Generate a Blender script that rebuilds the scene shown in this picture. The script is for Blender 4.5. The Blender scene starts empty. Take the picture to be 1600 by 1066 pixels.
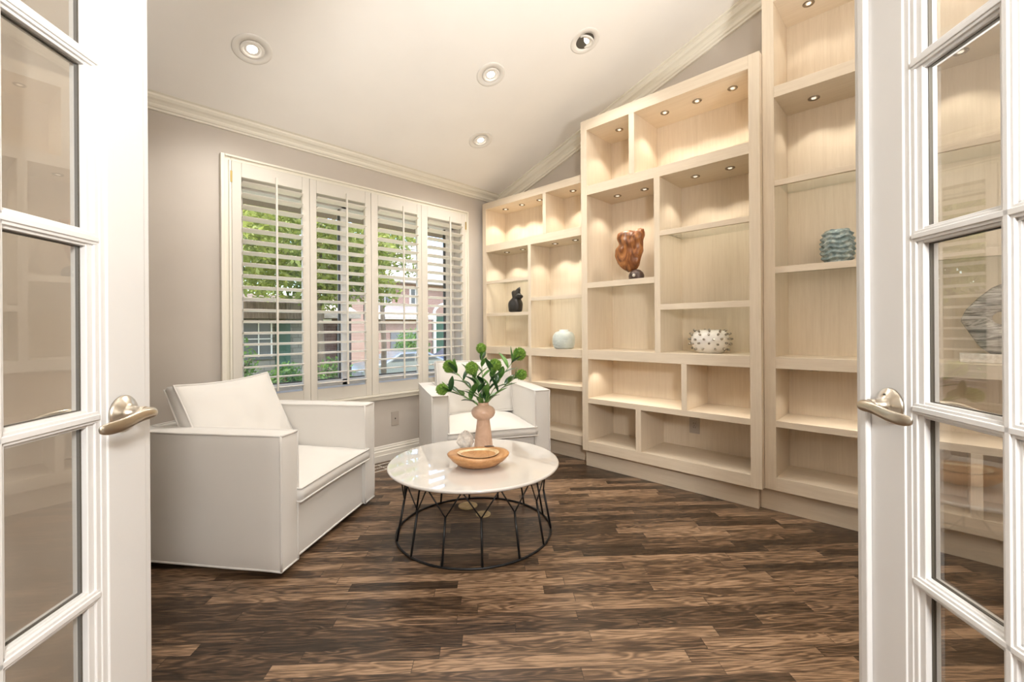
import bpy, bmesh, math, random
from mathutils import Vector, Matrix, noise
R = math.radians
random.seed(7)
scene = bpy.context.scene
COL = scene.collection

# ------------------------------------------------------------------ camera, world, sun, exposure
H = 1.12                                   # eye height (m)
YAW = R(45.96)                             # heading, clockwise from +Y
FW = (math.sin(YAW), math.cos(YAW)); RT = (math.cos(YAW), -math.sin(YAW))
cam_d = bpy.data.cameras.new('camera'); cam = bpy.data.objects.new('camera', cam_d); COL.objects.link(cam)
cam_d.sensor_fit = 'HORIZONTAL'; cam_d.sensor_width = 36.0
cam_d.lens = 682.0 / 1600 * 36; cam_d.shift_y = -20.5 / 1600; cam_d.clip_start = 0.02
cam.location = (0, 0, H)
cam.rotation_mode = 'QUATERNION'
cam.rotation_quaternion = (Matrix.Rotation(-YAW, 3, 'Z') @ Matrix.Rotation(R(90), 3, 'X') @ Matrix.Rotation(R(-0.40), 3, 'Z')).to_quaternion()
scene.camera = cam

vs = scene.view_settings
vs.view_transform = 'Standard'; vs.look = 'None'; vs.gamma = 1.0; vs.use_curve_mapping = False
vs.exposure = 0.17
scene.cycles.max_bounces = 10; scene.cycles.diffuse_bounces = 6; scene.cycles.glossy_bounces = 5
scene.cycles.transparent_max_bounces = 24; scene.cycles.transmission_bounces = 6
scene.cycles.sample_clamp_indirect = 4.0; scene.cycles.caustics_reflective = False; scene.cycles.caustics_refractive = False
scene.cycles.use_denoising = True

world = bpy.data.worlds.new('sky'); scene.world = world; world.use_nodes = True
wn = world.node_tree; bg = wn.nodes['Background']
sky = wn.nodes.new('ShaderNodeTexSky'); sky.sky_type = 'NISHITA'; sky.sun_disc = False
sky.sun_elevation = R(48); sky.sun_rotation = R(200); sky.air_density = 1.0; sky.dust_density = 1.5
wn.links.new(sky.outputs[0], bg.inputs[0]); bg.inputs[1].default_value = 0.7
sun_d = bpy.data.lights.new('sun', 'SUN'); sun_d.energy = 8.0; sun_d.angle = R(0.6); sun_d.color = (1, .95, .86)
sun = bpy.data.objects.new('sun', sun_d); COL.objects.link(sun)
sun.rotation_euler = Vector((-0.45, 0.20, 0.87)).to_track_quat('Z', 'Y').to_euler()

P_CEIL = 35.0        # watts of each recessed ceiling lamp
P_PUCK = 4.6         # watts of each bookcase puck lamp
P_HALL_FILL = 30.0        # watts of the unseen fill lamp added under the hall ceiling
P_PEND_FILL = 135.0        # watts of the pendant added in the hall as fill
P_UP_FILL = 350.0         # watts of the uplight added in the unseen corner for fill
WARM = (1.0, .955, .89)

# ------------------------------------------------------------------ materials
def mat(name, col=(.8, .8, .8), rough=.5, metal=0.0, spec=.5, **kw):
    m = bpy.data.materials.new(name); m.use_nodes = True
    b = m.node_tree.nodes['Principled BSDF']
    b.inputs['Base Color'].default_value = (*col, 1); b.inputs['Roughness'].default_value = rough
    b.inputs['Metallic'].default_value = metal; b.inputs['Specular IOR Level'].default_value = spec
    for k, v in kw.items(): b.inputs[k.replace('_', ' ')].default_value = v
    return m
def nd(m, t, **kw):
    n = m.node_tree.nodes.new(t)
    for k, v in kw.items(): setattr(n, k, v)
    return n
def lk(m, a, b): m.node_tree.links.new(a, b)
def bsdf(m): return m.node_tree.nodes['Principled BSDF']
def mapping(m, scale=(1, 1, 1), rot=(0, 0, 0), coord='Object'):
    tc = nd(m, 'ShaderNodeTexCoord'); mp = nd(m, 'ShaderNodeMapping')
    mp.inputs['Scale'].default_value = scale; mp.inputs['Rotation'].default_value = rot
    lk(m, tc.outputs[coord], mp.inputs[0]); return mp.outputs[0]
def ramp(m, fac, stops):
    r = nd(m, 'ShaderNodeValToRGB'); e = r.color_ramp.elements
    while len(e) < len(stops): e.new(.5)
    for i, (p, c) in enumerate(stops): e[i].position = p; e[i].color = (*c, 1)
    lk(m, fac, r.inputs[0]); return r.outputs[0]
def noise_t(m, vec, scale, detail=4, rough=.5, dist=0):
    n = nd(m, 'ShaderNodeTexNoise'); n.inputs['Scale'].default_value = scale; n.inputs['Detail'].default_value = detail
    n.inputs['Roughness'].default_value = rough; n.inputs['Distortion'].default_value = dist
    if vec is not None: lk(m, vec, n.inputs['Vector'])
    return n.outputs['Fac']
def bump(m, h, strength=.2, dist=.002):
    b = nd(m, 'ShaderNodeBump'); b.inputs['Strength'].default_value = strength; b.inputs['Distance'].default_value = dist
    lk(m, h, b.inputs['Height']); lk(m, b.outputs[0], bsdf(m).inputs['Normal'])

def paint(name, c, rough=.6, amp=.03):
    m = mat(name, c, rough, spec=.35)
    f = noise_t(m, mapping(m), 3.0, 3)
    lk(m, ramp(m, f, [(.3, tuple(x * (1 - amp) for x in c)), (.7, tuple(min(1, x * (1 + amp)) for x in c))]), bsdf(m).inputs['Base Color'])
    bump(m, noise_t(m, mapping(m), 220, 2), .06, .001)
    return m
def wood_pale(name, sc):
    m = mat(name, (.6, .5, .38), .42, spec=.35)
    f = noise_t(m, mapping(m, sc), 1.0, 5, .6, .4)
    g = noise_t(m, mapping(m, tuple(s * 4 for s in sc)), 1.0, 3, .6)
    mx = nd(m, 'ShaderNodeMix'); mx.inputs[0].default_value = .4; lk(m, f, mx.inputs[2]); lk(m, g, mx.inputs[3])
    lk(m, ramp(m, mx.outputs[0], [(.30, (.645, .545, .42)), (.50, (.70, .60, .47)), (.72, (.745, .65, .52))]), bsdf(m).inputs['Base Color'])
    bump(m, mx.outputs[0], .08, .001)
    return m
def floor_material():
    m = mat('dark_oak_strip', (.1, .07, .05), .3, spec=.38)
    tc = nd(m, 'ShaderNodeTexCoord'); mp = nd(m, 'ShaderNodeMapping'); mp.vector_type = 'TEXTURE'
    mp.inputs['Rotation'].default_value = (0, 0, R(-43.6)); lk(m, tc.outputs['Object'], mp.inputs[0])
    sp = nd(m, 'ShaderNodeSeparateXYZ'); lk(m, mp.outputs[0], sp.inputs[0])
    def mth(op, a, b=None):
        n = nd(m, 'ShaderNodeMath', operation=op)
        for i, v in enumerate((a, b)):
            if v is None: continue
            if isinstance(v, (int, float)): n.inputs[i].default_value = v
            else: lk(m, v, n.inputs[i])
        return n.outputs[0]
    def wh(*vals):
        c = nd(m, 'ShaderNodeCombineXYZ')
        for i, v in enumerate(vals):
            if isinstance(v, (int, float)): c.inputs[i].default_value = v
            else: lk(m, v, c.inputs[i])
        w = nd(m, 'ShaderNodeTexWhiteNoise', noise_dimensions='3D'); lk(m, c.outputs[0], w.inputs[0]); return w.outputs['Value'], w.outputs['Color']
    yy = mth('DIVIDE', sp.outputs[1], .0572); row = mth('FLOOR', yy)
    r1, _ = wh(row, 3.3, 0.0)
    xx = mth('ADD', mth('DIVIDE', sp.outputs[0], .62), mth('MULTIPLY', r1, 7.3))
    wob = mth('MULTIPLY', mth('SINE', mth('MULTIPLY', xx, 2.1)), .25)
    xx = mth('ADD', xx, wob)
    pl = mth('FLOOR', xx)
    rnd, rcol = wh(row, pl, 5.0)
    # grain: stretched noise + cathedral rings, different on every strip
    off = nd(m, 'ShaderNodeVectorMath', operation='MULTIPLY'); lk(m, rcol, off.inputs[0]); off.inputs[1].default_value = (9, 9, 9)
    v0 = nd(m, 'ShaderNodeVectorMath', operation='ADD'); lk(m, mp.outputs[0], v0.inputs[0]); lk(m, off.outputs[0], v0.inputs[1])
    s1 = nd(m, 'ShaderNodeVectorMath', operation='MULTIPLY'); lk(m, v0.outputs[0], s1.inputs[0]); s1.inputs[1].default_value = (3.0, 26, 1)
    ring = noise_t(m, s1.outputs[0], 1.0, 2, .45, .6)
    bands = mth('ADD', mth('MULTIPLY', mth('SINE', mth('MULTIPLY', ring, 46.0)), .5), .5)
    s2 = nd(m, 'ShaderNodeVectorMath', operation='MULTIPLY'); lk(m, v0.outputs[0], s2.inputs[0]); s2.inputs[1].default_value = (14, 260, 1)
    fine = noise_t(m, s2.outputs[0], 1.0, 4, .65)
    s3 = nd(m, 'ShaderNodeVectorMath', operation='MULTIPLY'); lk(m, mp.outputs[0], s3.inputs[0]); s3.inputs[1].default_value = (2.2, 3.2, 1)
    big = noise_t(m, s3.outputs[0], 1.0, 3)
    t = mth('ADD', mth('MULTIPLY', bands, .24), mth('MULTIPLY', fine, .66))
    t = mth('ADD', t, mth('MULTIPLY', mth('SUBTRACT', rnd, .5), .42))
    t = mth('ADD', t, mth('MULTIPLY', mth('SUBTRACT', big, .5), .25))
    c = ramp(m, t, [(.12, (.016, .009, .005)), (.36, (.060, .035, .020)), (.54, (.160, .098, .057)), (.76, (.34, .222, .138))])
    # seams
    fy = mth('FRACT', yy); fx = mth('FRACT', xx)
    e = mth('MINIMUM', mth('MINIMUM', fy, mth('SUBTRACT', 1.0, fy)), mth('MULTIPLY', mth('MINIMUM', fx, mth('SUBTRACT', 1.0, fx)), 10.0))
    seam = mth('LESS_THAN', e, .022)
    mx = nd(m, 'ShaderNodeMix', data_type='RGBA'); lk(m, mth('MULTIPLY', seam, .65), mx.inputs[0]); lk(m, c, mx.inputs[6]); mx.inputs[7].default_value = (.01, .007, .005, 1)
    lk(m, mx.outputs[2], bsdf(m).inputs['Base Color'])
    lk(m, mth('ADD', mth('MULTIPLY', fine, .12), .25), bsdf(m).inputs['Roughness'])
    bump(m, mth('SUBTRACT', mth('ADD', mth('MULTIPLY', fine, .4), mth('MULTIPLY', bands, .2)), mth('MULTIPLY', seam, .8)), .14, .001)
    return m
def fabric():
    m = mat('ivory_linen', (.80, .775, .735), .9, spec=.15)
    bsdf(m).inputs['Sheen Weight'].default_value = .25
    a = noise_t(m, mapping(m, (900, 900, 120)), 1.0, 2); b = noise_t(m, mapping(m, (120, 900, 900)), 1.0, 2)
    ad = nd(m, 'ShaderNodeMath', operation='ADD'); lk(m, a, ad.inputs[0]); lk(m, b, ad.inputs[1])
    lk(m, ramp(m, ad.outputs[0], [(.35, (.66, .638, .605)), (.65, (.73, .708, .675))]), bsdf(m).inputs['Base Color'])
    big = noise_t(m, mapping(m), 9, 3)
    ad2 = nd(m, 'ShaderNodeMath', operation='MULTIPLY_ADD'); lk(m, ad.outputs[0], ad2.inputs[0]); ad2.inputs[1].default_value = .25; lk(m, big, ad2.inputs[2])
    bump(m, ad2.outputs[0], .35, .004)
    return m
def glass_mat(name, tint, f0=1.5, edge=0.0):
    m = bpy.data.materials.new(name); m.use_nodes = True; nt = m.node_tree; nt.nodes.clear()
    out = nt.nodes.new('ShaderNodeOutputMaterial'); tr = nt.nodes.new('ShaderNodeBsdfTransparent'); tr.inputs[0].default_value = (*tint, 1)
    gl = nt.nodes.new('ShaderNodeBsdfGlossy'); gl.inputs['Roughness'].default_value = .0
    fr = nt.nodes.new('ShaderNodeFresnel')
    ge = nt.nodes.new('ShaderNodeNewGeometry'); ma = nt.nodes.new('ShaderNodeMath'); ma.operation = 'MULTIPLY_ADD'   # same reflectance on both faces of the sheet
    nt.links.new(ge.outputs['Backfacing'], ma.inputs[0]); ma.inputs[1].default_value = 1 / f0 - f0; ma.inputs[2].default_value = f0; nt.links.new(ma.outputs[0], fr.inputs[0])
    mx = nt.nodes.new('ShaderNodeMixShader'); nt.links.new(fr.outputs[0], mx.inputs[0]); nt.links.new(tr.outputs[0], mx.inputs[1]); nt.links.new(gl.outputs[0], mx.inputs[2])
    nt.links.new(mx.outputs[0], out.inputs[0]); return m
def emis(name, col, s):
    m = mat(name, (.9, .9, .88), .4); b = bsdf(m); b.inputs['Emission Color'].default_value = (*col, 1); b.inputs['Emission Strength'].default_value = s; return m
def mottled(name, stops, scale, rough=.5, dist=0, bmp=.3, sc=(1, 1, 1), detail=5, bd=.004, **kw):
    m = mat(name, stops[0][1], rough, **kw)
    f = noise_t(m, mapping(m, sc), scale, detail, .6, dist)
    lk(m, ramp(m, f, stops), bsdf(m).inputs['Base Color']); bump(m, f, bmp, bd); return m

M = {}
M['wall'] = paint('greige_wall_paint', (.56, .51, .455), .7)
M['ceiling'] = paint('warm_white_ceiling_paint', (.90, .87, .825), .75, .015)
M['trim'] = mat('cream_trim', (.80, .76, .66), .45)
M['base'] = mat('baseboard_paint', (.78, .74, .67), .4)
M['door'] = mat('white_door_enamel', (.74, .732, .72), .42, spec=.4)
M['shutter'] = mat('shutter_paint', (.68, .645, .58), .4)
M['louvre'] = mat('louvre_paint', (.88, .84, .77), .35)
M['wood_v'] = wood_pale('pale_limed_wood_upright', (45, 45, 2.2))
M['wood_h'] = wood_pale('pale_limed_wood_level', (45, 2.2, 45))
M['floor'] = floor_material()
M['fabric'] = fabric()
M['dark'] = mat('black_base', (.015, .014, .013), .7)
M['glass'] = glass_mat('door_glass', (.985, .985, .975), 2.0)
M['winglass'] = glass_mat('window_glass', (.98, .985, .98))
M['shelfglass'] = glass_mat('shelf_glass', (.965, .985, .965))
M['gasket'] = mat('glazing_seal', (.08, .07, .055), .7)
M['nickel'] = mat('satin_nickel', (.62, .56, .47), .28, 1.0)
M['chrome'] = mat('puck_rim_metal', (.34, .30, .25), .2, 1.0)
M['brass'] = mat('brass', (.55, .42, .16), .35, 1.0)
M['bulb'] = emis('lit_lamp_lens', (1, .93, .80), 14)
M['puck'] = emis('lit_puck_lens', (1, .88, .70), .7)
M['ring_white'] = mat('white_lamp_trim', (.80, .77, .72), .4)
M['tabletop'] = mat('white_lacquer', (.69, .665, .635), .03, spec=.9, Coat_Weight=1.0, Coat_Roughness=.01, Coat_IOR=1.7)
M['black_metal'] = mat('black_metal', (.012, .012, .013), .4, .3)
M['vase'] = mottled('blush_ceramic', [(.35, (.52, .34, .24)), (.6, (.62, .43, .32))], 9, .28, 1.5, .02)
M['bowl'] = mottled('turned_wood', [(.25, (.30, .13, .045)), (.5, (.47, .24, .095)), (.75, (.58, .33, .15))], 6, .35, 1.2, .05, (4, 1.2, 9))
M['bowl_in'] = mottled('gilded_bowl_inside', [(.3, (.50, .34, .17)), (.5, (.74, .58, .36)), (.7, (.86, .75, .55))], 26, .3, .4, .6)
M['quartz'] = mottled('raw_quartz', [(.3, (.50, .48, .47)), (.5, (.68, .63, .57)), (.7, (.82, .78, .72))], 30, .45, .3, .8)
M['burl'] = mottled('burl_wood', [(.28, (.03, .012, .006)), (.45, (.19, .065, .02)), (.6, (.38, .155, .045)), (.8, (.50, .26, .10))], 9, .3, 1.6, .4, (1, 1.2, .6))
M['burl_base'] = mottled('dark_burl_base', [(.3, (.03, .018, .014)), (.7, (.12, .075, .06))], 22, .35)
M['cat'] = mottled('black_stone', [(.3, (.012, .011, .011)), (.7, (.035, .03, .028))], 30, .35, 0, .15)
M['pale_blue'] = mottled('pale_celadon_glaze', [(.3, (.50, .56, .54)), (.7, (.68, .73, .70))], 14, .3, 0, .05)
M['white_gloss'] = mat('white_porcelain', (.86, .83, .78), .25)
M['spike'] = mat('smoked_crystal', (.36, .32, .26), .12, .55)
M['leaf'] = mottled('glossy_leaf', [(.3, (.05, .15, .025)), (.7, (.15, .32, .07))], 16, .35, 0, .1, (1, 1, 1), 3, .001)
M['leaf_dark'] = mottled('deep_leaf', [(.3, (.012, .05, .016)), (.7, (.035, .11, .03))], 16, .3, 0, .1, (1, 1, 1), 3, .001)
M['bloom'] = mottled('green_bloom', [(.3, (.10, .21, .02)), (.7, (.26, .42, .07))], 60, .7, 0, .3)
M['stem'] = mat('stem_green', (.16, .26, .06), .5)
M['plate'] = mat('outlet_plate', (.44, .385, .33), .45)
M['slot'] = mat('outlet_slot', (.05, .04, .035), .5)
M['spot_disc'] = mottled('pale_light_spot', [(.3, (.40, .30, .15)), (.7, (.58, .46, .26))], 20, .45)  # pale gold tone of the light spots under the table
M['vent'] = mat('vent_metal', (.42, .37, .30), .45, .3)
def grey_marble():
    m = mat('grey_veined_stone', (.4, .38, .35), .25)
    v = mapping(m, (2.2, 2.2, 15)); w = noise_t(m, v, 2.2, 6, .65, 1.2)
    lk(m, ramp(m, w, [(.30, (.04, .033, .03)), (.42, (.16, .145, .13)), (.52, (.50, .47, .43)), (.60, (.12, .105, .095)), (.72, (.34, .315, .29))]), bsdf(m).inputs['Base Color']); return m
M['marble'] = grey_marble()
M['acrylic'] = mottled('frosted_plinth', [(.4, (.66, .60, .53)), (.6, (.82, .78, .72))], 60, .3)
def wavy_glaze():
    m = mat('sea_glaze', (.3, .38, .38), .25)
    f = noise_t(m, mapping(m, (1, 1, 1)), 34, 4, .6, .5)
    lk(m, ramp(m, f, [(.3, (.10, .15, .16)), (.5, (.26, .33, .33)), (.7, (.55, .60, .57))]), bsdf(m).inputs['Base Color']); return m
M['sea'] = wavy_glaze()
# outdoors
M['grass'] = mottled('lawn', [(.3, (.06, .10, .02)), (.7, (.14, .20, .05))], 5, .9)
M['asphalt'] = mat('asphalt', (.12, .115, .11), .9)
M['concrete'] = mat('pale_concrete', (.66, .58, .47), .9)
M['brick_pink'] = None
def brick(name, a, b, mortar, scale=5):
    m = mat(name, a, .85); t = nd(m, 'ShaderNodeTexBrick'); lk(m, mapping(m, (1, 1, 1), (R(90), 0, 0)), t.inputs['Vector'])
    t.inputs['Color1'].default_value = (*a, 1); t.inputs['Color2'].default_value = (*b, 1); t.inputs['Mortar'].default_value = (*mortar, 1); t.inputs['Scale'].default_value = scale
    lk(m, t.outputs[0], bsdf(m).inputs['Base Color']); return m
M['brick_pink'] = brick('pink_brick', (.27, .155, .13), (.33, .20, .17), (.36, .29, .25), 3)
M['brick_dark'] = brick('maroon_brick', (.07, .035, .03), (.10, .055, .045), (.12, .09, .08), 3)
M['stone_grey'] = brick('grey_stone', (.17, .155, .13), (.24, .22, .19), (.13, .12, .10), 2)
M['siding'] = mat('white_siding', (.75, .73, .70), .6)
M['roof'] = mottled('roof_shingle', [(.3, (.30, .24, .20)), (.7, (.48, .42, .36))], 12, .9, 0, .4, (1, 6, 6))
M['roof_pale'] = mottled('pale_roof', [(.3, (.36, .31, .28)), (.7, (.50, .45, .42))], 12, .9, 0, .4, (1, 6, 6))
M['shake'] = mottled('cedar_shake', [(.3, (.07, .045, .03)), (.7, (.25, .18, .13))], 3, .9, 0, .4, (9, 1, 1))
M['pane_out'] = mat('outdoor_window', (.07, .08, .085), .3)
M['green_door'] = mat('green_door', (.02, .07, .045), .5)
M['garage'] = mat('grey_garage', (.16, .16, .17), .5)
M['soffit'] = mat('brown_soffit', (.20, .16, .12), .8)
M['foliage'] = mottled('sunlit_foliage', [(.3, (.13, .17, .03)), (.55, (.34, .38, .09)), (.8, (.56, .56, .20))], 2.0, .6, 0, .1)
M['foliage2'] = mottled('shrub_foliage', [(.3, (.04, .11, .02)), (.55, (.13, .25, .05)), (.8, (.38, .48, .10))], 4.0, .6, 0, .1)
for k_ in ('foliage', 'foliage2'):                 # thin leaves let some sun through
    m_ = M[k_]; nt_ = m_.node_tree; b_ = bsdf(m_); o_ = [n for n in nt_.nodes if n.type == 'OUTPUT_MATERIAL'][0]
    tl_ = nt_.nodes.new('ShaderNodeBsdfTranslucent'); mx_ = nt_.nodes.new('ShaderNodeMixShader'); mx_.inputs[0].default_value = .45
    nt_.links.new(b_.inputs['Base Color'].links[0].from_socket, tl_.inputs[0])
    nt_.links.new(b_.outputs[0], mx_.inputs[1]); nt_.links.new(tl_.outputs[0], mx_.inputs[2]); nt_.links.new(mx_.outputs[0], o_.inputs[0])
M['bark'] = mottled('bark', [(.3, (.08, .06, .045)), (.7, (.2, .16, .12))], 9, .9, 0, .6, (1, 1, .2))
M['car'] = mat('grey_car_paint', (.28, .30, .32), .2, .6)
M['car_blue'] = mat('navy_car_paint', (.05, .07, .12), .2, .5)
M['tyre'] = mat('tyre', (.02, .02, .02), .8)
M['rim'] = mat('wheel_rim', (.55, .55, .55), .3, .9)

# ------------------------------------------------------------------ helpers
def obj(name, bm, m=None, parent=None, smooth=False, bevel=0, seg=2, subsurf=0, recalc=True):
    if recalc: bmesh.ops.recalc_face_normals(bm, faces=bm.faces)
    me = bpy.data.meshes.new(name); bm.to_mesh(me); bm.free()
    o = bpy.data.objects.new(name, me); COL.objects.link(o)
    if m is not None:
        for mm in (m if isinstance(m, (list, tuple)) else [m]): me.materials.append(mm)
    if parent is not None: o.parent = parent
    if smooth:
        for p in me.polygons: p.use_smooth = True
    if bevel:
        b = o.modifiers.new('bevel', 'BEVEL'); b.width = bevel; b.segments = seg; b.limit_method = 'ANGLE'; b.angle_limit = R(40)
        for p in me.polygons: p.use_smooth = True
        b.harden_normals = True
    if subsurf:
        s = o.modifiers.new('sub', 'SUBSURF'); s.levels = s.render_levels = subsurf
    return o
def box(bm, x0, x1, y0, y1, z0, z1, mi=0):
    x0, x1 = sorted((x0, x1)); y0, y1 = sorted((y0, y1)); z0, z1 = sorted((z0, z1))
    v = [bm.verts.new((x, y, z)) for z in (z0, z1) for y in (y0, y1) for x in (x0, x1)]
    for q in ((0, 1, 3, 2), (4, 6, 7, 5), (0, 4, 5, 1), (2, 3, 7, 6), (0, 2, 6, 4), (1, 5, 7, 3)):
        f = bm.faces.new([v[i] for i in q]); f.material_index = mi
def boxes(*bs):
    bm = bmesh.new()
    for b in bs: box(bm, *b)
    return bm
def prism(bm, pts, axis, a, b, mi=0):
    """extrude a 2-D polygon along axis ('x','y','z') from a to b"""
    def P(p, t):
        return {'x': (t, p[0], p[1]), 'y': (p[0], t, p[1]), 'z': (p[0], p[1], t)}[axis]
    A = [bm.verts.new(P(p, a)) for p in pts]; B = [bm.verts.new(P(p, b)) for p in pts]
    n = len(pts)
    for i in range(n):
        f = bm.faces.new((A[i], A[(i + 1) % n], B[(i + 1) % n], B[i])); f.material_index = mi
    bm.faces.new(A[::-1]).material_index = mi; bm.faces.new(B).material_index = mi
def tube(bm, pts, r, n=8, closed=False, mi=0, caps=True):
    pts = [Vector(p) for p in pts]; m = len(pts); rings = []
    rr = r if isinstance(r, (list, tuple)) else [r] * m
    up = Vector((0, 0, 1)); prev = None
    for i, p in enumerate(pts):
        if closed: t = pts[(i + 1) % m] - pts[(i - 1) % m]
        else: t = pts[min(i + 1, m - 1)] - pts[max(i - 1, 0)]
        t.normalize()
        if prev is None:
            a = t.cross(up)
            if a.length < .05: a = t.cross(Vector((1, 0, 0)))
        else: a = prev - t * prev.dot(t)
        a.normalize(); prev = a; b = t.cross(a)
        rings.append([bm.verts.new(p + (a * math.cos(2 * math.pi * k / n) + b * math.sin(2 * math.pi * k / n)) * rr[i]) for k in range(n)])
    for i in range(m if closed else m - 1):
        A, B = rings[i], rings[(i + 1) % m]
        for k in range(n):
            f = bm.faces.new((A[k], A[(k + 1) % n], B[(k + 1) % n], B[k])); f.material_index = mi; f.smooth = True
    if not closed and caps:
        bm.faces.new(rings[0][::-1]).material_index = mi; bm.faces.new(rings[-1]).material_index = mi
def lathe(bm, prof, n=40, c=(0, 0, 0), mi=0, fn=None):
    rings = []
    for r, z in prof:
        ring = []
        for k in range(n):
            a = 2 * math.pi * k / n
            rr = r if fn is None else fn(r, z, a)
            if isinstance(rr, tuple): rad, zz = rr
            else: rad, zz = rr, z
            ring.append(bm.verts.new((c[0] + rad * math.cos(a), c[1] + rad * math.sin(a), c[2] + zz)))
        rings.append(ring)
    for i in range(len(rings) - 1):
        for k in range(n):
            f = bm.faces.new((rings[i][k], rings[i][(k + 1) % n], rings[i + 1][(k + 1) % n], rings[i + 1][k])); f.material_index = mi; f.smooth = True
    bm.faces.new(rings[0][::-1]).material_index = mi; bm.faces.new(rings[-1]).material_index = mi
def thing(name, label, cat, loc=(0, 0, 0), rot=(0, 0, 0), group=None):
    o = bpy.data.objects.new(name, None); COL.objects.link(o); o.location = loc; o.rotation_euler = rot
    o.empty_display_size = .1
    o['label'] = label; o['category'] = cat
    if group: o['group'] = group
    return o
def tag(o, label, cat, group=None, kind=None):
    o['label'] = label; o['category'] = cat
    if group: o['group'] = group
    if kind: o['kind'] = kind
    return o
def struct(name, bm, m, parent=None, **kw):
    o = obj(name, bm, m, parent, **kw)
    if parent is None: o['kind'] = 'structure'
    return o
def C(X, D, z=0.0):          # lateral / forward distance seen from the doorway -> room coordinates
    return (FW[0] * D + RT[0] * X, FW[1] * D + RT[1] * X, z)
def copy_tree(o, parent=None):
    c = o.copy(); COL.objects.link(c); c.parent = parent
    for ch in list(o.children): copy_tree(ch, c)
    return c

# ------------------------------------------------------------------ room shell
YW = 3.365; XB = 3.30; SL = .3445; ZC = 2.49
def ceil_z(y): return ZC + SL * (YW - y)
bm = bmesh.new()
prism(bm, [(-6, -6), (4.2, -6), (4.2, 3.6), (-6, 3.6)], 'z', -.12, 0)
struct('floor', bm, M['floor'])
bm = bmesh.new()
prism(bm, [(YW + .25, ceil_z(YW + .25)), (-1.3, ceil_z(-1.3)), (-1.3, ceil_z(-1.3) + .15), (YW + .25, ceil_z(YW + .25) + .15)], 'x', -1.6, 3.6)
struct('ceiling', bm, M['ceiling'])
# window wall with its opening
OX0, OX1, OZ0, OZ1 = .842, 2.745, .665, 2.15
struct('wall_window', boxes((-1.0, OX0, YW, YW + .22, 0, 2.53), (OX1, 3.5, YW, YW + .22, 0, 2.53), (OX0, OX1, YW, YW + .22, 0, OZ0), (OX0, OX1, YW, YW + .22, OZ1, 2.53)), M['wall'])
bm = bmesh.new(); prism(bm, [(YW, 0), (YW, ceil_z(YW) + .05), (-1.2, ceil_z(-1.2) + .05), (-1.2, 0)], 'x', XB, XB + .15)
struct('wall_bookcase', bm, M['wall'])
bm = bmesh.new(); box(bm, -.3, XB + .1, -1.35, -1.2, 0, 4.2); struct('wall_right', bm, M['wall'])
# walls left of the doorway: the short return the left door folds back against, and the side wall beyond
def wall_seg(name, pts, t=.10, z1=4.2):
    bm = bmesh.new()
    prism(bm, pts, 'z', 0, z1); return struct(name, bm, M['wall'])
a = C(-.80, .10); b = C(-1.27, 1.40); b2 = C(-1.27 - .35, 1.40 + .30); a2 = C(-1.3, .10)
wall_seg('wall_return', [a[:2], b[:2], b2[:2], a2[:2]])
wall_seg('wall_left', [(-.75, .6), (-.60, .6), (-.60, YW), (-.75, YW)])
# doorway wall (diagonal), its opening, and the hall behind
rz = -YAW
def diag(name, m, *bs):
    o = obj(name, boxes(*bs), m); o.rotation_euler = (0, 0, rz); o['kind'] = 'structure'; return o
diag('wall_doorway', M['wall'], (-2.2, -.735, 0.02, .10, 0, 2.08), (.735, 2.4, 0.02, .10, 0, 2.08), (-2.2, 2.4, 0.02, .10, 2.08, 4.2))
diag('wall_hall', M['wall'], (-2.3, -2.2, -3.4, .1, 0, 2.75), (2.2, 2.3, -3.4, .02, 0, 2.75), (-2.3, 2.3, -3.5, -3.4, 0, 2.75))
diag('ceiling_hall', M['ceiling'], (-2.3, 2.3, -3.5, .02, 2.7, 2.8))
diag('trim_1', M['door'], (-.735, -.715, -.02, .13, 0, 2.08), (.715, .735, -.02, .13, 0, 2.08), (-.735, .735, -.02, .13, 2.06, 2.08))

# crown moulding
prof = [(0, 0), (.016, 0), (.020, .010), (.030, .014), (.036, .024), (.036, .034), (.050, .046), (.066, .053), (.078, .066), (.078, .078), (.095, .084)]
bm = bmesh.new()
pts = [(YW - a_, 2.442 + b_ * .95) for a_, b_ in prof] + [(YW - .095, ceil_z(YW - .095) + .002), (YW, ceil_z(YW) + .002)]
prism(bm, pts, 'x', -.9, XB)
struct('trim_2', bm, M['trim'])
bm = bmesh.new()
def sweep(bm, prof, y0, y1):
    A = []; B = []
    for a_, b_ in prof:
        A.append(bm.verts.new((XB - a_, y0, ceil_z(y0) + b_))); B.append(bm.verts.new((XB - a_, y1, ceil_z(y1) + b_)))
    n = len(prof)
    for i in range(n): bm.faces.new((A[i], A[(i + 1) % n], B[(i + 1) % n], B[i]))
    bm.faces.new(A[::-1]); bm.faces.new(B)
sweep(bm, [(a_, b_ * 1.25 - .112) for a_, b_ in prof] + [(.095, .004), (0, .004)], YW, -1.2)
struct('trim_3', bm, M['trim'])
# baseboard
bm = bmesh.new()
prism(bm, [(YW, 0), (YW - .018, 0), (YW - .018, .085), (YW - .012, .09), (YW - .012, .105), (YW - .006, .112), (YW - .006, .122), (YW, .13)], 'x', -.6, 3.02)
box(bm, -.6, 3.0, YW - .030, YW - .018, 0, .055)
struct('baseboard_window', bm, M['base'], bevel=.002)
bm = bmesh.new()
box(bm, -.8, -.6 + .016, 1.9, YW, 0, .12)
struct('baseboard_left', bm, M['base'])

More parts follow.
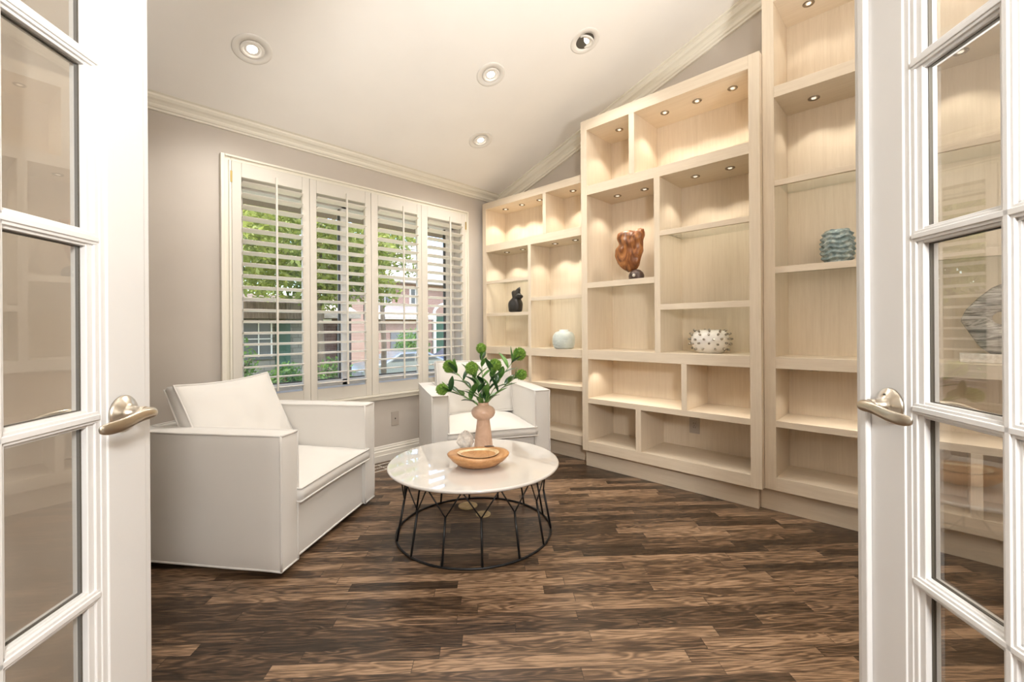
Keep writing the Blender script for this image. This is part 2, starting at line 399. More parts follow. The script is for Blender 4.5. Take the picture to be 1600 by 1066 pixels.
# ------------------------------------------------------------------ window, casing, shutters
w = obj('window_1', boxes(
    (.727, .787, 3.335, YW, .522, 2.276), (2.79, 2.826, 3.335, YW, .522, 2.276), (.787, 2.79, 3.335, YW, 2.241, 2.276), (.787, 2.79, 3.335, YW, .522, .573),
    (.727, .750, 3.322, 3.335, .522, 2.276), (2.812, 2.826, 3.322, 3.335, .522, 2.276), (.75, 2.812, 3.322, 3.335, 2.262, 2.276),
    (.772, .787, 3.322, 3.335, .573, 2.241), (.787, 2.79, 3.318, 3.335, .555, .573)), M['trim'], bevel=.003)
w['kind'] = 'structure'
fr = obj('window_frame', boxes((OX0, OX0 + .045, 3.46, 3.54, OZ0, OZ1), (OX1 - .045, OX1, 3.46, 3.54, OZ0, OZ1), (OX0, OX1, 3.46, 3.54, OZ0, OZ0 + .05), (OX0, OX1, 3.46, 3.54, OZ1 - .05, OZ1),
    (1.590, 1.650, 3.46, 3.54, OZ0, OZ1), (OX0, OX1, 3.36, 3.46, OZ0 - .02, OZ0 + .004), (2.66, 2.70, 3.475, 3.525, OZ0 + .05, OZ1 - .05)), M['siding'], w, bevel=.003)
gk = obj('window_seal', boxes((1.582, 1.590, 3.485, 3.515, OZ0 + .05, OZ1 - .05), (2.652, 2.66, 3.485, 3.515, OZ0 + .05, OZ1 - .05), (OX0, OX1, 3.49, 3.51, OZ0 + .05, OZ0 + .058)), M['gasket'], w)
gl = obj('window_glass', boxes((OX0 + .045, 1.582, 3.496, 3.502, OZ0 + .05, OZ1 - .05), (1.65, 2.652, 3.496, 3.502, OZ0 + .05, OZ1 - .05)), M['winglass'], w)
panels = [(.789, 1.288, .846, 1.236, 1.050, 'leftmost'), (1.290, 1.779, 1.339, 1.728, 1.556, 'second from the left'),
          (1.782, 2.270, 1.842, 2.227, 2.060, 'second from the right'), (2.272, 2.788, 2.338, 2.740, 2.567, 'rightmost')]
for k, (a0, a1, b0, b1, tx, which) in enumerate(panels):
    extra = ['its tilt rod partly hidden behind the armchair pillow', 'beside the centre gap, above the left armchair', 'showing the parked car outside', 'nearest the bookcase and above the far armchair'][k]
    t = thing('window_shutter', f'{which} white plantation shutter panel, {extra}', 'shutter', ((a0 + a1) / 2, 3.34, .575), group='plantation shutters over the window')
    cx = (a0 + a1) / 2
    L0, L1 = a0 - cx, a1 - cx; o0, o1 = b0 - cx, b1 - cx
    obj('panel_frame', boxes((L0, o0, -.014, .014, 0, 1.664), (o1, L1, -.014, .014, 0, 1.664), (o0, o1, -.014, .014, 0, .095), (o0, o1, -.014, .014, 1.567, 1.664)), M['shutter'], t, bevel=.003)
    bm = bmesh.new(); N = 19; pitch = (1.567 - .095) / N; ti = R(-9)
    for i in range(N):
        zc = .095 + (i + .5) * pitch
        sec = []
        for q in range(14):
            a_ = 2 * math.pi * q / 14; yy = .0435 * math.cos(a_); zz = .0062 * math.sin(a_)
            sec.append((yy * math.cos(ti) - zz * math.sin(ti), zc + yy * math.sin(ti) + zz * math.cos(ti)))
        prism(bm, sec, 'x', o0 + .002, o1 - .002)
    obj('louvres', bm, M['louvre'], t, bevel=0)
    bm = boxes((tx - cx - .006, tx - cx + .006, -.062, -.050, .095 + .02, 1.60))
    for i in range(N):
        zc = .095 + (i + .5) * pitch + .0435 * math.sin(-ti)
        box(bm, tx - cx - .003, tx - cx + .003, -.052, -.042, zc - .002, zc + .002)
    obj('tilt_rod', bm, M['shutter'], t, bevel=.001)
    if k in (0, 3):
        hx = L0 - .002 if k == 0 else L1 + .002
        for hz in (1.52, .12):
            obj('hinge', boxes((hx - .007, hx + .005, -.021, -.013, hz, hz + .075)), M['brass'], t, bevel=.002)

# outlet on the window wall
t = thing('wall_outlet', 'greige outlet plate on the wall below the window beside the left armchair', 'outlet', (2.012, YW, .343))
obj('cover_plate', boxes((-.036, .036, -.006, 0, -.060, .060)), M['plate'], t, bevel=.003)
bm = bmesh.new(); lathe(bm, [(.005, -.002), (.006, .0), (.004, .002)], 12)
bmesh.ops.rotate(bm, verts=bm.verts, matrix=Matrix.Rotation(R(90), 3, 'X')); bmesh.ops.translate(bm, verts=bm.verts, vec=(0, -.007, 0))
obj('jack', bm, M['slot'], t)
# floor register by the baseboard
t = thing('floor_vent', 'flush floor vent with pale metal edges beside the baseboard under window', 'vent', (1.85, 3.21, 0))
obj('vent_frame', boxes((-.17, .17, -.075, -.068, 0, .004), (-.17, .17, .068, .075, 0, .004), (-.17, -.163, -.075, .075, 0, .004), (.163, .17, -.075, .075, 0, .004), (-.17, .17, -.004, .004, 0, .003), (-.05, -.045, -.07, .07, 0, .003)), M['base'], t)
obj('vent_grille', boxes(*[(-.163 + .018 * i, -.163 + .018 * i + .008, -.068, .068, 0, .0015) for i in range(18)]), M['bark'], t)

# ------------------------------------------------------------------ built-in bookcases
XBK = 3.28
def puck(parent, x, y, z, on=True, power=1.0):
    """recessed puck lamp: metal rim + lit lens, and its own spot"""
    bm = bmesh.new(); lathe(bm, [(.030, .002), (.031, -.003), (.028, -.006), (.020, -.004), (.018, .002)], 24)
    p = obj('puck_light', bm, M['chrome'], parent); p.location = (x - parent.location.x, y - parent.location.y, z - parent.location.z)
    bm = bmesh.new(); lathe(bm, [(.012, .001), (.012, -.0045), (.006, -.0065)], 14)
    obj('lens', bm, M['puck'], p)
    l = bpy.data.lights.new('puck_lamp', 'SPOT'); l.energy = P_PUCK * power; l.color = (1, .91, .78); l.spot_size = R(106); l.spot_blend = .45; l.shadow_soft_size = .012
    lo = bpy.data.objects.new('puck_lamp', l); COL.objects.link(lo); lo.parent = p; lo.location = (0, 0, -.012)
    return p
def bookcase(label, xf, y0, y1, ztop, st0, st1, hdr, toe_x, toe_y, thick, thin, glass, divs, pucks, floorz=.218):
    """y0 > y1. thick/thin: (ya, yb, z0, z1) shelves; glass: the same with a wooden nosing; divs: (ya, yb, z0, z1)"""
    t = thing('bookcase', label, 'bookcase', (xf, (y0 + y1) / 2, 0))
    ox, oy = xf, (y0 + y1) / 2
    def B(name, m, *bs, **kw):
        return obj(name, boxes(*[(a - ox, b - ox, c - oy, d - oy, e, f) for a, b, c, d, e, f in bs]), m, kw.pop('parent', t), bevel=.0015)
    B('side_panel', M['wood_v'], (xf, XBK + .01, y0 - st0, y0, .14, ztop))
    B('side_panel', M['wood_v'], (xf, XBK + .01, y1, y1 + st1, .14, ztop))
    B('back_panel', M['wood_v'], (XBK, XBK + .012, y1 + st1, y0 - st0, .14, ztop))
    ia, ib = y0 - st0, y1 + st1
    B('top_panel', M['wood_h'], (xf, XBK, ib, ia, hdr, ztop))
    B('base_panel', M['wood_h'], (xf, XBK, ib, ia, .14, floorz))
    B('toe_kick', M['wood_h'], (toe_x, XBK, toe_y[0], toe_y[1], 0, .14))
    for a, b, c, d in thick + thin: B('shelf', M['wood_h'], (xf + .0015, XBK, b or ib, a or ia, c, d))
    for a, b, c, d in glass:
        n = B('glass_shelf', M['wood_h'], (xf + .0015, xf + .022, b or ib, a or ia, c, d))
        bm = boxes((xf + .022 - ox, XBK - .002 - ox, (b or ib) - oy, (a or ia) - oy, d - .010, d)); obj('glass_plate', bm, M['shelfglass'], n)
    for a, b, c, d in divs: B('divider', M['wood_v'], (xf + .001, XBK, b, a, c, d))
    for x, y, z, pw in pucks: puck(t, x, y, z, power=pw)
    return t
# left (furthest) unit, beside the window wall
bookcase('low pale wood bookcase unit in the corner, holding the black cat figurine', 3.0, 3.312, 2.032, 2.385, .052, .065, 2.32, 3.063, (2.04, 3.31),
    [(0, 0, 1.885, 1.958), (0, 0, .865, .935)], [(0, 2.694, .588, .627), (2.658, 0, .588, .627)],
    [(0, 2.694, 1.563, 1.593), (0, 2.694, 1.238, 1.270), (2.658, 0, 1.366, 1.400)],
    [(2.512, 2.476, 1.958, 2.32), (2.694, 2.658, .935, 1.885), (2.694, 2.658, .218, .865)],
    [(3.13, 3.105, 2.32, 1), (3.13, 2.880, 2.32, 1), (3.13, 2.655, 2.32, 1), (3.13, 2.271, 2.32, 1),
     (3.13, 3.091, 1.885, 1), (3.13, 2.874, 1.885, 1), (3.13, 2.474, 1.885, 1), (3.13, 2.249, 1.885, 1),
     (3.06, 2.46, .865, .3), (3.06, 2.20, .865, .3), (3.06, 2.95, .865, .3)])
bookcase('tall middle bookcase unit standing forward of its neighbours, with the burl wood sculpture', 2.905, 2.031, .742, 2.765, .056, .062, 2.683, 2.966, (.777, 2.038),
    [(0, 0, 2.168, 2.241), (0, 0, .868, .940)], [(0, 0, .519, .559)],
    [(0, 1.414, 1.430, 1.473), (1.371, 0, 1.755, 1.790), (1.371, 0, 1.238, 1.277)],
    [(1.606, 1.562, 2.241, 2.683), (1.414, 1.371, .940, 2.168), (1.227, 1.190, .559, .868), (1.566, 1.524, .218, .519)],
    [(3.08, 1.782, 2.683, 1), (3.07, 1.404, 2.683, 1), (3.07, 1.172, 2.683, 1), (3.07, .942, 2.683, 1),
     (3.09, 1.808, 2.168, 1), (3.09, 1.576, 2.168, 1), (3.08, 1.191, 2.168, 1), (3.08, .964, 2.168, 1),
     (3.01, 1.86, .868, .5), (3.01, 1.61, .868, .5), (3.01, 1.37, .868, .5), (3.01, .98, .868, .5)])
bookcase('tallest bookcase unit, partly hidden by the right door, with the wavy sea-green vase', 2.955, .7405, -.90, 3.12, .062, .062, 3.05, 3.007, (-.89, .776),
    [(0, 0, 2.480, 2.546), (0, 0, .867, .936)], [(0, 0, .518, .556)],
    [(0, 0, 1.953, 1.986), (0, 0, 1.434, 1.472)],
    [(-.12, -.16, .218, .518)],
    [(3.12, .53, 3.05, .25), (3.12, .28, 3.05, .25), (3.12, -.10, 3.05, .45), (3.12, -.42, 3.05, .45),
     (3.13, .509, 2.48, .6), (3.13, .283, 2.48, .6), (3.12, -.102, 2.48, .8), (3.12, -.42, 2.48, 1),
     (3.02, .50, .867, .4), (3.02, .27, .867, .4), (3.02, -.05, .867, .4), (3.02, -.42, .867, .4)])
# outlet inside the middle unit
t = thing('bookcase_outlet', 'greige outlet plate at the back of the lowest bookcase opening', 'outlet', (XBK, 1.286, .385))
obj('cover_plate', boxes((-.005, 0, -.038, .038, -.060, .060)), M['plate'], t, bevel=.002)
obj('receptacle', boxes((-.007, -.005, -.017, .017, -.035, .035)), M['plate'], t, bevel=.002)
obj('slots', boxes((-.0075, -.007, -.008, -.005, .010, .022), (-.0075, -.007, .005, .008, .010, .022), (-.0075, -.007, -.008, -.005, -.020, -.008), (-.0075, -.007, .005, .008, -.020, -.008), (-.0075, -.007, -.002, .002, -.003, .003)), M['slot'], t)

# ------------------------------------------------------------------ recessed ceiling lamps
AS = math.atan(SL)
def ceiling_light(x, y, label, tilt=0.0, lit=True, power=1.0, axis='X', seen=True):
    t = thing('ceiling_light', label, 'ceiling light', (x, y, ceil_z(y)), (-AS, 0, 0), group='recessed ceiling lights')
    bm = bmesh.new(); lathe(bm, [(.100, .004), (.101, -.003), (.096, -.005), (.064, -.005), (.062, .004)], 48); obj('trim_ring', bm, M['ring_white'], t)
    bm = bmesh.new(); lathe(bm, [(.060, .0), (.060, -.006), (.056, -.009), (.046, -.008), (.042, -.002), (.036, .006), (.036, .012)], 40)
    g = obj('gimbal', bm, M['ring_white'], t)
    g.location = (0, 0, -.001); g.rotation_euler = (tilt, tilt * .4, 0)
    bm = bmesh.new(); lathe(bm, [(.036, .004), (.034, .001), (.020, -.001), (.004, -.002)], 30); obj('lens', bm, M['bulb'] if lit else M['ring_white'], g)
    if tilt:
        bm = bmesh.new(); lathe(bm, [(.0625, .0035), (.0625, -.001), (.060, -.0012)], 40); obj('socket', bm, M['gasket'], t)
    l = bpy.data.lights.new('ceiling_lamp', 'SPOT'); l.energy = P_CEIL * power; l.color = WARM; l.spot_size = R(138); l.spot_blend = .8; l.shadow_soft_size = .03
    lo = bpy.data.objects.new('ceiling_lamp', l); COL.objects.link(lo); lo.location = (x, y, ceil_z(y) - .05); lo.parent = None
    return t
ceiling_light(.758, 2.754, 'round recessed ceiling light above the left armchair, nearest the window wall at left')
ceiling_light(2.093, 2.212, 'lit recessed ceiling light in the middle of the sloped ceiling, above the table')
ceiling_light(2.469, 2.740, 'lowest recessed ceiling light, above the far armchair near the window wall')
ceiling_light(2.484, 1.694, 'tilted recessed ceiling light with dark crescent gaps, highest and nearest the bookcases', tilt=R(24), power=.7)
for (lx, ly) in ((.55, 1.60), (1.60, .75), (2.35, -.2)):          # unseen fill lamps added further up the slope, bare lights without fittings
    l = bpy.data.lights.new('ceiling_lamp', 'SPOT'); l.energy = P_CEIL * .15; l.color = WARM; l.spot_size = R(150); l.spot_blend = .8; l.shadow_soft_size = .06
    lo = bpy.data.objects.new('ceiling_lamp', l); COL.objects.link(lo); lo.location = (lx, ly, ceil_z(ly) - .05)
t = thing('fill_pendant', 'pendant added in the hall behind the doorway, out of view, as fill light', 'pendant lamp', C(.34, -.62, 0))
bm = bmesh.new(); lathe(bm, [(.05, 2.70), (.05, 2.68), (.006, 2.67), (.006, 1.93), (.03, 1.92), (.03, 1.905)], 24); obj('rod', bm, M['nickel'], t)
l = bpy.data.lights.new('pendant_fill', 'POINT'); l.energy = P_PEND_FILL; l.color = (1, .98, .95); l.shadow_soft_size = .14  # fill light added behind the viewpoint to brighten the room from the front
lo = bpy.data.objects.new('pendant_fill', l); COL.objects.link(lo); lo.parent = t; lo.location = (0, 0, 1.75)
for X_, D_ in ((0, -2.2),):                  # fill lamp added in the hall, unseen behind the doorway
    l = bpy.data.lights.new('hall_fill', 'AREA'); l.shape = 'DISK'; l.size = .5; l.energy = P_HALL_FILL; l.color = (1, .99, .97)
    lo = bpy.data.objects.new('hall_fill', l); COL.objects.link(lo); lo.location = C(X_, D_, 2.69)

# fill lamp added in the unseen corner: throws its light on the sloped ceiling
t = thing('fill_torchiere', 'unseen torchiere added near the tallest bookcase to brighten the ceiling', 'floor lamp', (1.38, -.86, 0))
bm = bmesh.new(); lathe(bm, [(.14, 0), (.14, .012), (.02, .025), (.011, .04), (.011, 1.24), (.03, 1.26), (.004, 1.265)], 32); obj('pole', bm, M['nickel'], t)
bm = bmesh.new(); lathe(bm, [(.03, 1.26), (.10, 1.275), (.16, 1.30), (.17, 1.31), (.155, 1.305), (.09, 1.285), (.02, 1.27)], 40); obj('bowl_shade', bm, M['nickel'], t)
l = bpy.data.lights.new('torchiere_fill', 'SPOT'); l.energy = P_UP_FILL; l.color = (1, .99, .96); l.spot_size = R(158); l.spot_blend = .8; l.shadow_soft_size = .14
lo = bpy.data.objects.new('torchiere_fill', l); COL.objects.link(lo); lo.parent = t; lo.location = (0, 0, 1.42); lo.rotation_euler = Vector((.42, -.30, -1)).to_track_quat('Z', 'Y').to_euler()

# ------------------------------------------------------------------ French doors
DW = .75
def steps(bm, kind, a0, a1, z0, z1, ysgn):
    pass
def door(name, hinge, direc, side, astragal, skew):
    """local x from hinge to free edge; the face seen lies in y=0; side=+1: leaf extends to +y behind it"""
    d = C(*direc); ang = math.atan2(d[1], d[0]); h = C(*hinge)
    root = bpy.data.objects.new(name, None); COL.objects.link(root); root.location = (h[0], h[1], 0); root.rotation_euler = (0, 0, ang); root['kind'] = 'structure'
    T = .044; mid = side * T / 2
    def bx(bm, x0, x1, z0, z1, th, mi=0): box(bm, x0, x1, mid - th / 2, mid + th / 2, z0, z1, mi)
    cols = [(.132, .274), (.304, .446), (.476, .618)]; rows = [(.325, .620), (.651, .946), (.977, 1.272), (1.303, 1.598), (1.629, 1.924)]
    cols = [(c0 + .0, c1) for c0, c1 in cols]
    zb, zt = .008, 2.045
    gx0, gx1, gz0, gz1 = cols[0][0], cols[-1][1], rows[0][0], rows[-1][1]
    bm = bmesh.new()
    for s, th in ((.035, T), (.023, T - .007), (.013, T - .011), (0, T - .018)):
        bx(bm, 0, gx0 - s, zb, zt, th); bx(bm, gx1 + s, DW, zb, zt, th)
        bx(bm, gx0 - s, gx1 + s, zb, gz0 - s, th); bx(bm, gx0 - s, gx1 + s, gz1 + s, zt, th)
    obj('door_rails', bm, M['door'], root, bevel=.0018)
    bm = bmesh.new()
    for s, th in ((.0105, T - .004), (.005, T - .010), (0, T - .020)):
        for i in range(2): bx(bm, cols[i][1] + s, cols[i + 1][0] - s, gz0 - .02, gz1 + .02, th)
        for i in range(4): bx(bm, gx0 - .02, gx1 + .02, rows[i][1] + s, rows[i + 1][0] - s, th)
    obj('muntins', bm, M['door'], root, bevel=.0014)
    bm = bmesh.new()
    for c0, c1 in cols:
        for r0, r1 in rows:
            g = .0020
            bx(bm, c0, c0 + g, r0, r1, .0065); bx(bm, c1 - g, c1, r0, r1, .0065); bx(bm, c0, c1, r0, r0 + g * .6, .0065); bx(bm, c0, c1, r1 - g, r1, .0065)
    obj('glazing_seal', bm, M['gasket'], root)
    bm = bmesh.new()
    for c0, c1 in cols:
        for r0, r1 in rows:                              # panes turned slightly off true, only to move where their reflections land
            n0 = len(bm.verts); bx(bm, c0 + .001, c1 - .001, r0 + .001, r1 - .002, .003); bm.verts.ensure_lookup_table()
            cc = Vector(((c0 + c1) / 2, mid, 0)); bmesh.ops.rotate(bm, verts=bm.verts[n0:], cent=cc, matrix=Matrix.Rotation(R(skew), 3, 'Z'))
    obj('glass_panes', bm, M['glass'], root)
    if astragal: obj('astragal', boxes((DW + .0, DW + .030, side * -.006, side * .010, zb, zt), (DW - .008, DW + .012, side * -.012, 0, zb, zt)), M['door'], root, bevel=.003)
    else: obj('edge_strip', boxes((DW, DW + .019, side * .003, side * .034, zb, zt)), M['door'], root, bevel=.003)
    hx, hz = DW - .062, .958
    for f in (1, -1):                        # handles on both faces
        y0 = 0 if f == 1 else side * T
        s = -side * f                        # outward direction of this face
        hd = bpy.data.objects.new('door_handle', None); COL.objects.link(hd); hd.parent = root; hd.location = (hx, y0, hz); hd.scale = (1, s, 1)
        bm = bmesh.new(); lathe(bm, [(.0355, 0), (.0355, .003), (.033, .006), (.020, .013), (.0145, .017), (.0125, .030), (.0125, .040)], 40)
        bmesh.ops.rotate(bm, verts=bm.verts, matrix=Matrix.Rotation(R(-90), 3, 'X'))
        obj('rosette', bm, M['nickel'], hd)
        if astragal:
            bm = bmesh.new()
            for sz in (.021, -.021): lathe(bm, [(.0035, 0), (.0035, .0125), (.001, .0128)], 10, c=(0, -sz, 0))
            bmesh.ops.rotate(bm, verts=bm.verts, matrix=Matrix.Rotation(R(-90), 3, 'X')); obj('screws', bm, M['gasket'], hd)
        bm = bmesh.new()
        path = [(.012, .050, -.001), (.0, .0505, .0), (-.015, .052, .001), (-.035, .055, .0005), (-.06, .057, -.004), (-.085, .055, -.008), (-.105, .050, -.009), (-.118, .045, -.008)]
        wz = [.0095, .0125, .0125, .0115, .0115, .012, .0115, .007]; wy = [.009, .012, .0105, .006, .0045, .004, .0035, .003]
        rings = []
        for (px_, py_, pz_), a_, b_ in zip(path, wz, wy):
            rings.append([bm.verts.new((px_, py_ + b_ * math.cos(2 * math.pi * q / 14), pz_ + a_ * math.sin(2 * math.pi * q / 14))) for q in range(14)])
        for i in range(len(rings) - 1):
            for q in range(14): bm.faces.new((rings[i][q], rings[i][(q + 1) % 14], rings[i + 1][(q + 1) % 14], rings[i + 1][q])).smooth = True
        bm.faces.new(rings[0][::-1]); bm.faces.new(rings[-1])
        obj('lever', bm, M['nickel'], hd, smooth=True, subsurf=1)
    return root
door('door_1', (-.665 - .114 * .170, .170), (-.114, 1), +1, False, -.85)
door('door_2', (.667 + .1085 * .196, .196), (.1085, 1), -1, True, -1.2)

# ------------------------------------------------------------------ armchairs
def soft_box(bm, x0, x1, y0, y1, z0, z1, r=.012, puff=.004, n=10, seed=0):
    """rounded, slightly stuffed upholstered block"""
    dx, dy, dz = x1 - x0, y1 - y0, z1 - z0
    def pos(p):
        x, y, z = p
        q = Vector((min(max(x, x0 + r), x1 - r), min(max(y, y0 + r), y1 - r), min(max(z, z0 + r), z1 - r)))
        d = Vector(p) - q
        if d.length > r: d = d.normalized() * r
        out = q + d
        u, v, w_ = (x - x0) / dx, (y - y0) / dy, (z - z0) / dz
        bulge = lambda t: 1 - abs(2 * t - 1) ** 3
        k = puff * (1 + .5 * noise.noise(Vector((x * 4 + seed, y * 4, z * 4))))
        if x in (x0, x1): out.x += (1 if x == x1 else -1) * k * bulge(v) * bulge(w_)
        if y in (y0, y1): out.y += (1 if y == y1 else -1) * k * bulge(u) * bulge(w_)
        if z in (z0, z1): out.z += (1 if z == z1 else -1) * k * bulge(u) * bulge(v)
        return out
    def cuts(a, b):
        L = [a, a + r * .4, a + r]; m = max(2, int((b - a) / .06))
        L += [a + r + (b - a - 2 * r) * i / m for i in range(1, m)]; return L + [b - r, b - r * .4, b]
    X, Y, Z = cuts(x0, x1), cuts(y0, y1), cuts(z0, z1); vs = {}
    def V(x, y, z):
        k = (x, y, z)
        if k not in vs: vs[k] = bm.verts.new(pos(k))
        return vs[k]
    for A, B, f in ((X, Y, lambda a, b, c: (a, b, c)), (X, Z, lambda a, b, c: (a, c, b)), (Y, Z, lambda a, b, c: (c, a, b))):
        Cc = {0: (z0, z1), 1: (y0, y1), 2: (x0, x1)}[[0, 1, 2][(A is X) and (B is Z) or (2 if A is Y else 0)]] if False else ((z0, z1) if (A is X and B is Y) else (y0, y1) if A is X else (x0, x1))
        for c in Cc:
            for i in range(len(A) - 1):
                for j in range(len(B) - 1):
                    bm.faces.new((V(*f(A[i], B[j], c)), V(*f(A[i + 1], B[j], c)), V(*f(A[i + 1], B[j + 1], c)), V(*f(A[i], B[j + 1], c)))).smooth = True
def pipe(bm, pts, r=.0056, wob=.002, closed=False, seed=0):
    P = []
    m = len(pts)
    for i in range(m if closed else m - 1):
        a, b = Vector(pts[i]), Vector(pts[(i + 1) % m]); k = max(2, int((b - a).length / .05))
        for j in range(k):
            p = a.lerp(b, j / k)
            n_ = noise.noise(p * 7 + Vector((seed, 0, 0)))
            P.append(p + Vector((n_, noise.noise(p * 6 + Vector((0, seed, 9))), noise.noise(p * 5 + Vector((3, 0, seed))))) * wob)
    if not closed: P.append(Vector(pts[-1]))
    tube(bm, P, r, 6, closed)
def cushion(bm, w, d, h, crown=.05, edge=0.0, n=18, wr=0.0, seed=0):
    """box cushion: seams at +-h/2, crowned faces, centred on origin (x=w, y=d)"""
    vs = {}
    def crownf(u, v):
        return (max(0, 1 - abs(u) ** 2.6) ** .75) * (max(0, 1 - abs(v) ** 2.6) ** .75)
    def V(i, j, s):
        if (i, j, s) in vs: return vs[(i, j, s)]
        u, v = 2 * i / n - 1, 2 * j / n - 1
        x, y = u * w / 2, v * d / 2
        pin = 1 - .02 * (1 - abs(u)) * abs(v) - 0
        z = s * (h / 2 + crown * crownf(u, v)) + wr * noise.noise(Vector((x * 9 + seed, y * 9, s))) * crownf(u, v)
        vs[(i, j, s)] = bm.verts.new((x * (1 - .025 * (1 - v * v) * (abs(u) == 1)), y * (1 - .025 * (1 - u * u) * (abs(v) == 1)), z)); return vs[(i, j, s)]
    for s in (1, -1):
        for i in range(n):
            for j in range(n): bm.faces.new((V(i, j, s), V(i + 1, j, s), V(i + 1, j + 1, s), V(i, j + 1, s))).smooth = True
    per = [(i, 0) for i in range(n)] + [(n, j) for j in range(n)] + [(n - i, n) for i in range(n)] + [(0, n - j) for j in range(n)]
    loops = {1: [], -1: []}
    mids = []
    for (i, j) in per:
        a, b = V(i, j, 1), V(i, j, -1); m_ = (a.co + b.co) / 2; o = Vector((m_.x, m_.y, 0))
        nrm = Vector((1 if i == n else -1 if i == 0 else 0, 1 if j == n else -1 if j == 0 else 0, 0))
        mids.append(bm.verts.new(m_ + nrm * (.008 if h > .03 else .0)))
        for s in (1, -1): loops[s].append(V(i, j, s).co.copy() + nrm * .003)
    for k in range(len(per)):
        k2 = (k + 1) % len(per)
        a, b = V(*per[k], 1), V(*per[k2], 1); c, d_ = V(*per[k], -1), V(*per[k2], -1)
        bm.faces.new((a, b, mids[k2], mids[k])).smooth = True; bm.faces.new((mids[k], mids[k2], d_, c)).smooth = True
    for s in (1, -1): tube(bm, loops[s], .0048, 6, True)
def armchair(label, loc, ang, pillow):
    t = thing('armchair', label, 'armchair', (loc[0], loc[1], 0), (0, 0, ang), group='white slipcovered armchairs')
    W, Dp, A, zb, za = .90, .80, .12, .028, .640
    for x0, x1, nm in ((0, A, 'a'), (W - A, W, 'b')):
        bm = bmesh.new(); soft_box(bm, x0, x1, 0, Dp, zb, za, .012, .004, seed=x0 * 9)
        e = .001
        for xx in (x0 + e, x1 - e):
            pipe(bm, [(xx, e, zb + .005), (xx, e, za - e)], seed=xx)
            pipe(bm, [(xx, e, za - .001), (xx, Dp, za - .001)], seed=xx + 3)
            pipe(bm, [(xx, e, zb + .003), (xx, Dp, zb + .003)], seed=xx + 5, r=.0055)
        pipe(bm, [(x0, e, za - .001), (x1, e, za - .001)], seed=4 + x0); pipe(bm, [(x0, e, zb + .003), (x1, e, zb + .003)], seed=8 + x0, r=.0055)
        obj('arm', bm, M['fabric'], t)
    bm = bmesh.new(); soft_box(bm, A, W - A, Dp - .12, Dp, zb, za - .004, .012, .004, seed=5)
    pipe(bm, [(A, Dp - .12, za - .004), (W - A, Dp - .12, za - .004)]); pipe(bm, [(0, Dp, za - .002), (W, Dp, za - .002)])
    obj('backrest', bm, M['fabric'], t)
    bm = bmesh.new(); soft_box(bm, A, W - A, .018, Dp - .12, zb + .004, .302, .008, .002, seed=2)
    pipe(bm, [(A, .018, zb + .006), (W - A, .018, zb + .006)], r=.0055)
    obj('seat_base', bm, M['fabric'], t)
    obj('plinth', boxes((.06, W - .06, .07, Dp - .06, 0, zb + .004)), M['dark'], t)
    bm = bmesh.new(); cushion(bm, W - 2 * A + .012, .675, .062, .052, wr=.010, seed=1, n=26)
    bmesh.ops.translate(bm, verts=bm.verts, vec=(W / 2, .318, .302 + .034))
    # underside crown is pressed flat by the base
    for v in bm.verts:
        if v.co.z < .300: v.co.z = .300
    obj('seat_cushion', bm, M['fabric'], t)
    bm = bmesh.new()
    if pillow == 'loose':
        cushion(bm, .655, .49, .070, .058, wr=.022, seed=3, n=26)
        for v in bm.verts:                                 # slight sag and a plump lower half
            v.co.z *= 1 - .18 * (v.co.y / .245)
            if v.co.y > .2: v.co.y -= .012 * (1 - (v.co.x / .33) ** 2)
        bmesh.ops.rotate(bm, verts=bm.verts, matrix=Matrix.Rotation(R(66), 3, 'X'))
        bmesh.ops.translate(bm, verts=bm.verts, vec=(W / 2 - .015, .585, .607))
    else:
        cushion(bm, .655, .44, .10, .03, wr=.008, seed=6)
        bmesh.ops.rotate(bm, verts=bm.verts, matrix=Matrix.Rotation(R(82), 3, 'X'))
        bmesh.ops.translate(bm, verts=bm.verts, vec=(W / 2, .60, .615))
    obj('back_cushion', bm, M['fabric'], t)
    return t
armchair('white slipcovered armchair in the left foreground with a loose leaning back pillow', (.683, 2.108), math.atan2(.58, .815), 'loose')
armchair('white slipcovered armchair in the far corner behind the coffee table, by the bookcase', (1.815, 2.545), math.atan2(-.46, .887), 'boxed')

# ------------------------------------------------------------------ coffee table
TC = (1.605, 1.853)
t = thing('coffee_table', 'round coffee table with glossy white top on black wire drum base', 'coffee table', (*TC, 0))
bm = bmesh.new(); lathe(bm, [(.440, .362), (.458, .364), (.468, .370), (.471, .376), (.468, .382), (.462, .384)], 120); obj('table_top', bm, M['tabletop'], t)
def circle(r, z, n=96): return [(r * math.cos(2 * math.pi * i / n), r * math.sin(2 * math.pi * i / n), z) for i in range(n)]
bm = bmesh.new(); tube(bm, circle(.425, .006), .006, 8, True); obj('base_ring', bm, M['black_metal'], t)
bm = bmesh.new(); tube(bm, circle(.405, .355), .005, 8, True); obj('top_ring', bm, M['black_metal'], t)
NL = 14
for k in range(NL):
    a0 = R(-126.3) + 2 * math.pi * k / NL; s = 2 * math.pi / NL / 2
    P = lambda r, a, z: (r * math.cos(a), r * math.sin(a), z)
    bm = bmesh.new()
    tube(bm, [P(.425, a0, .006), P(.385, a0, .222)], .0058, 8)
    tube(bm, [P(.385, a0, .220), P(.405, a0 - s, .355)], .0036, 6); tube(bm, [P(.385, a0, .220), P(.405, a0 + s, .355)], .0036, 6)
    obj('leg', bm, M['black_metal'], t)
ZT = .384
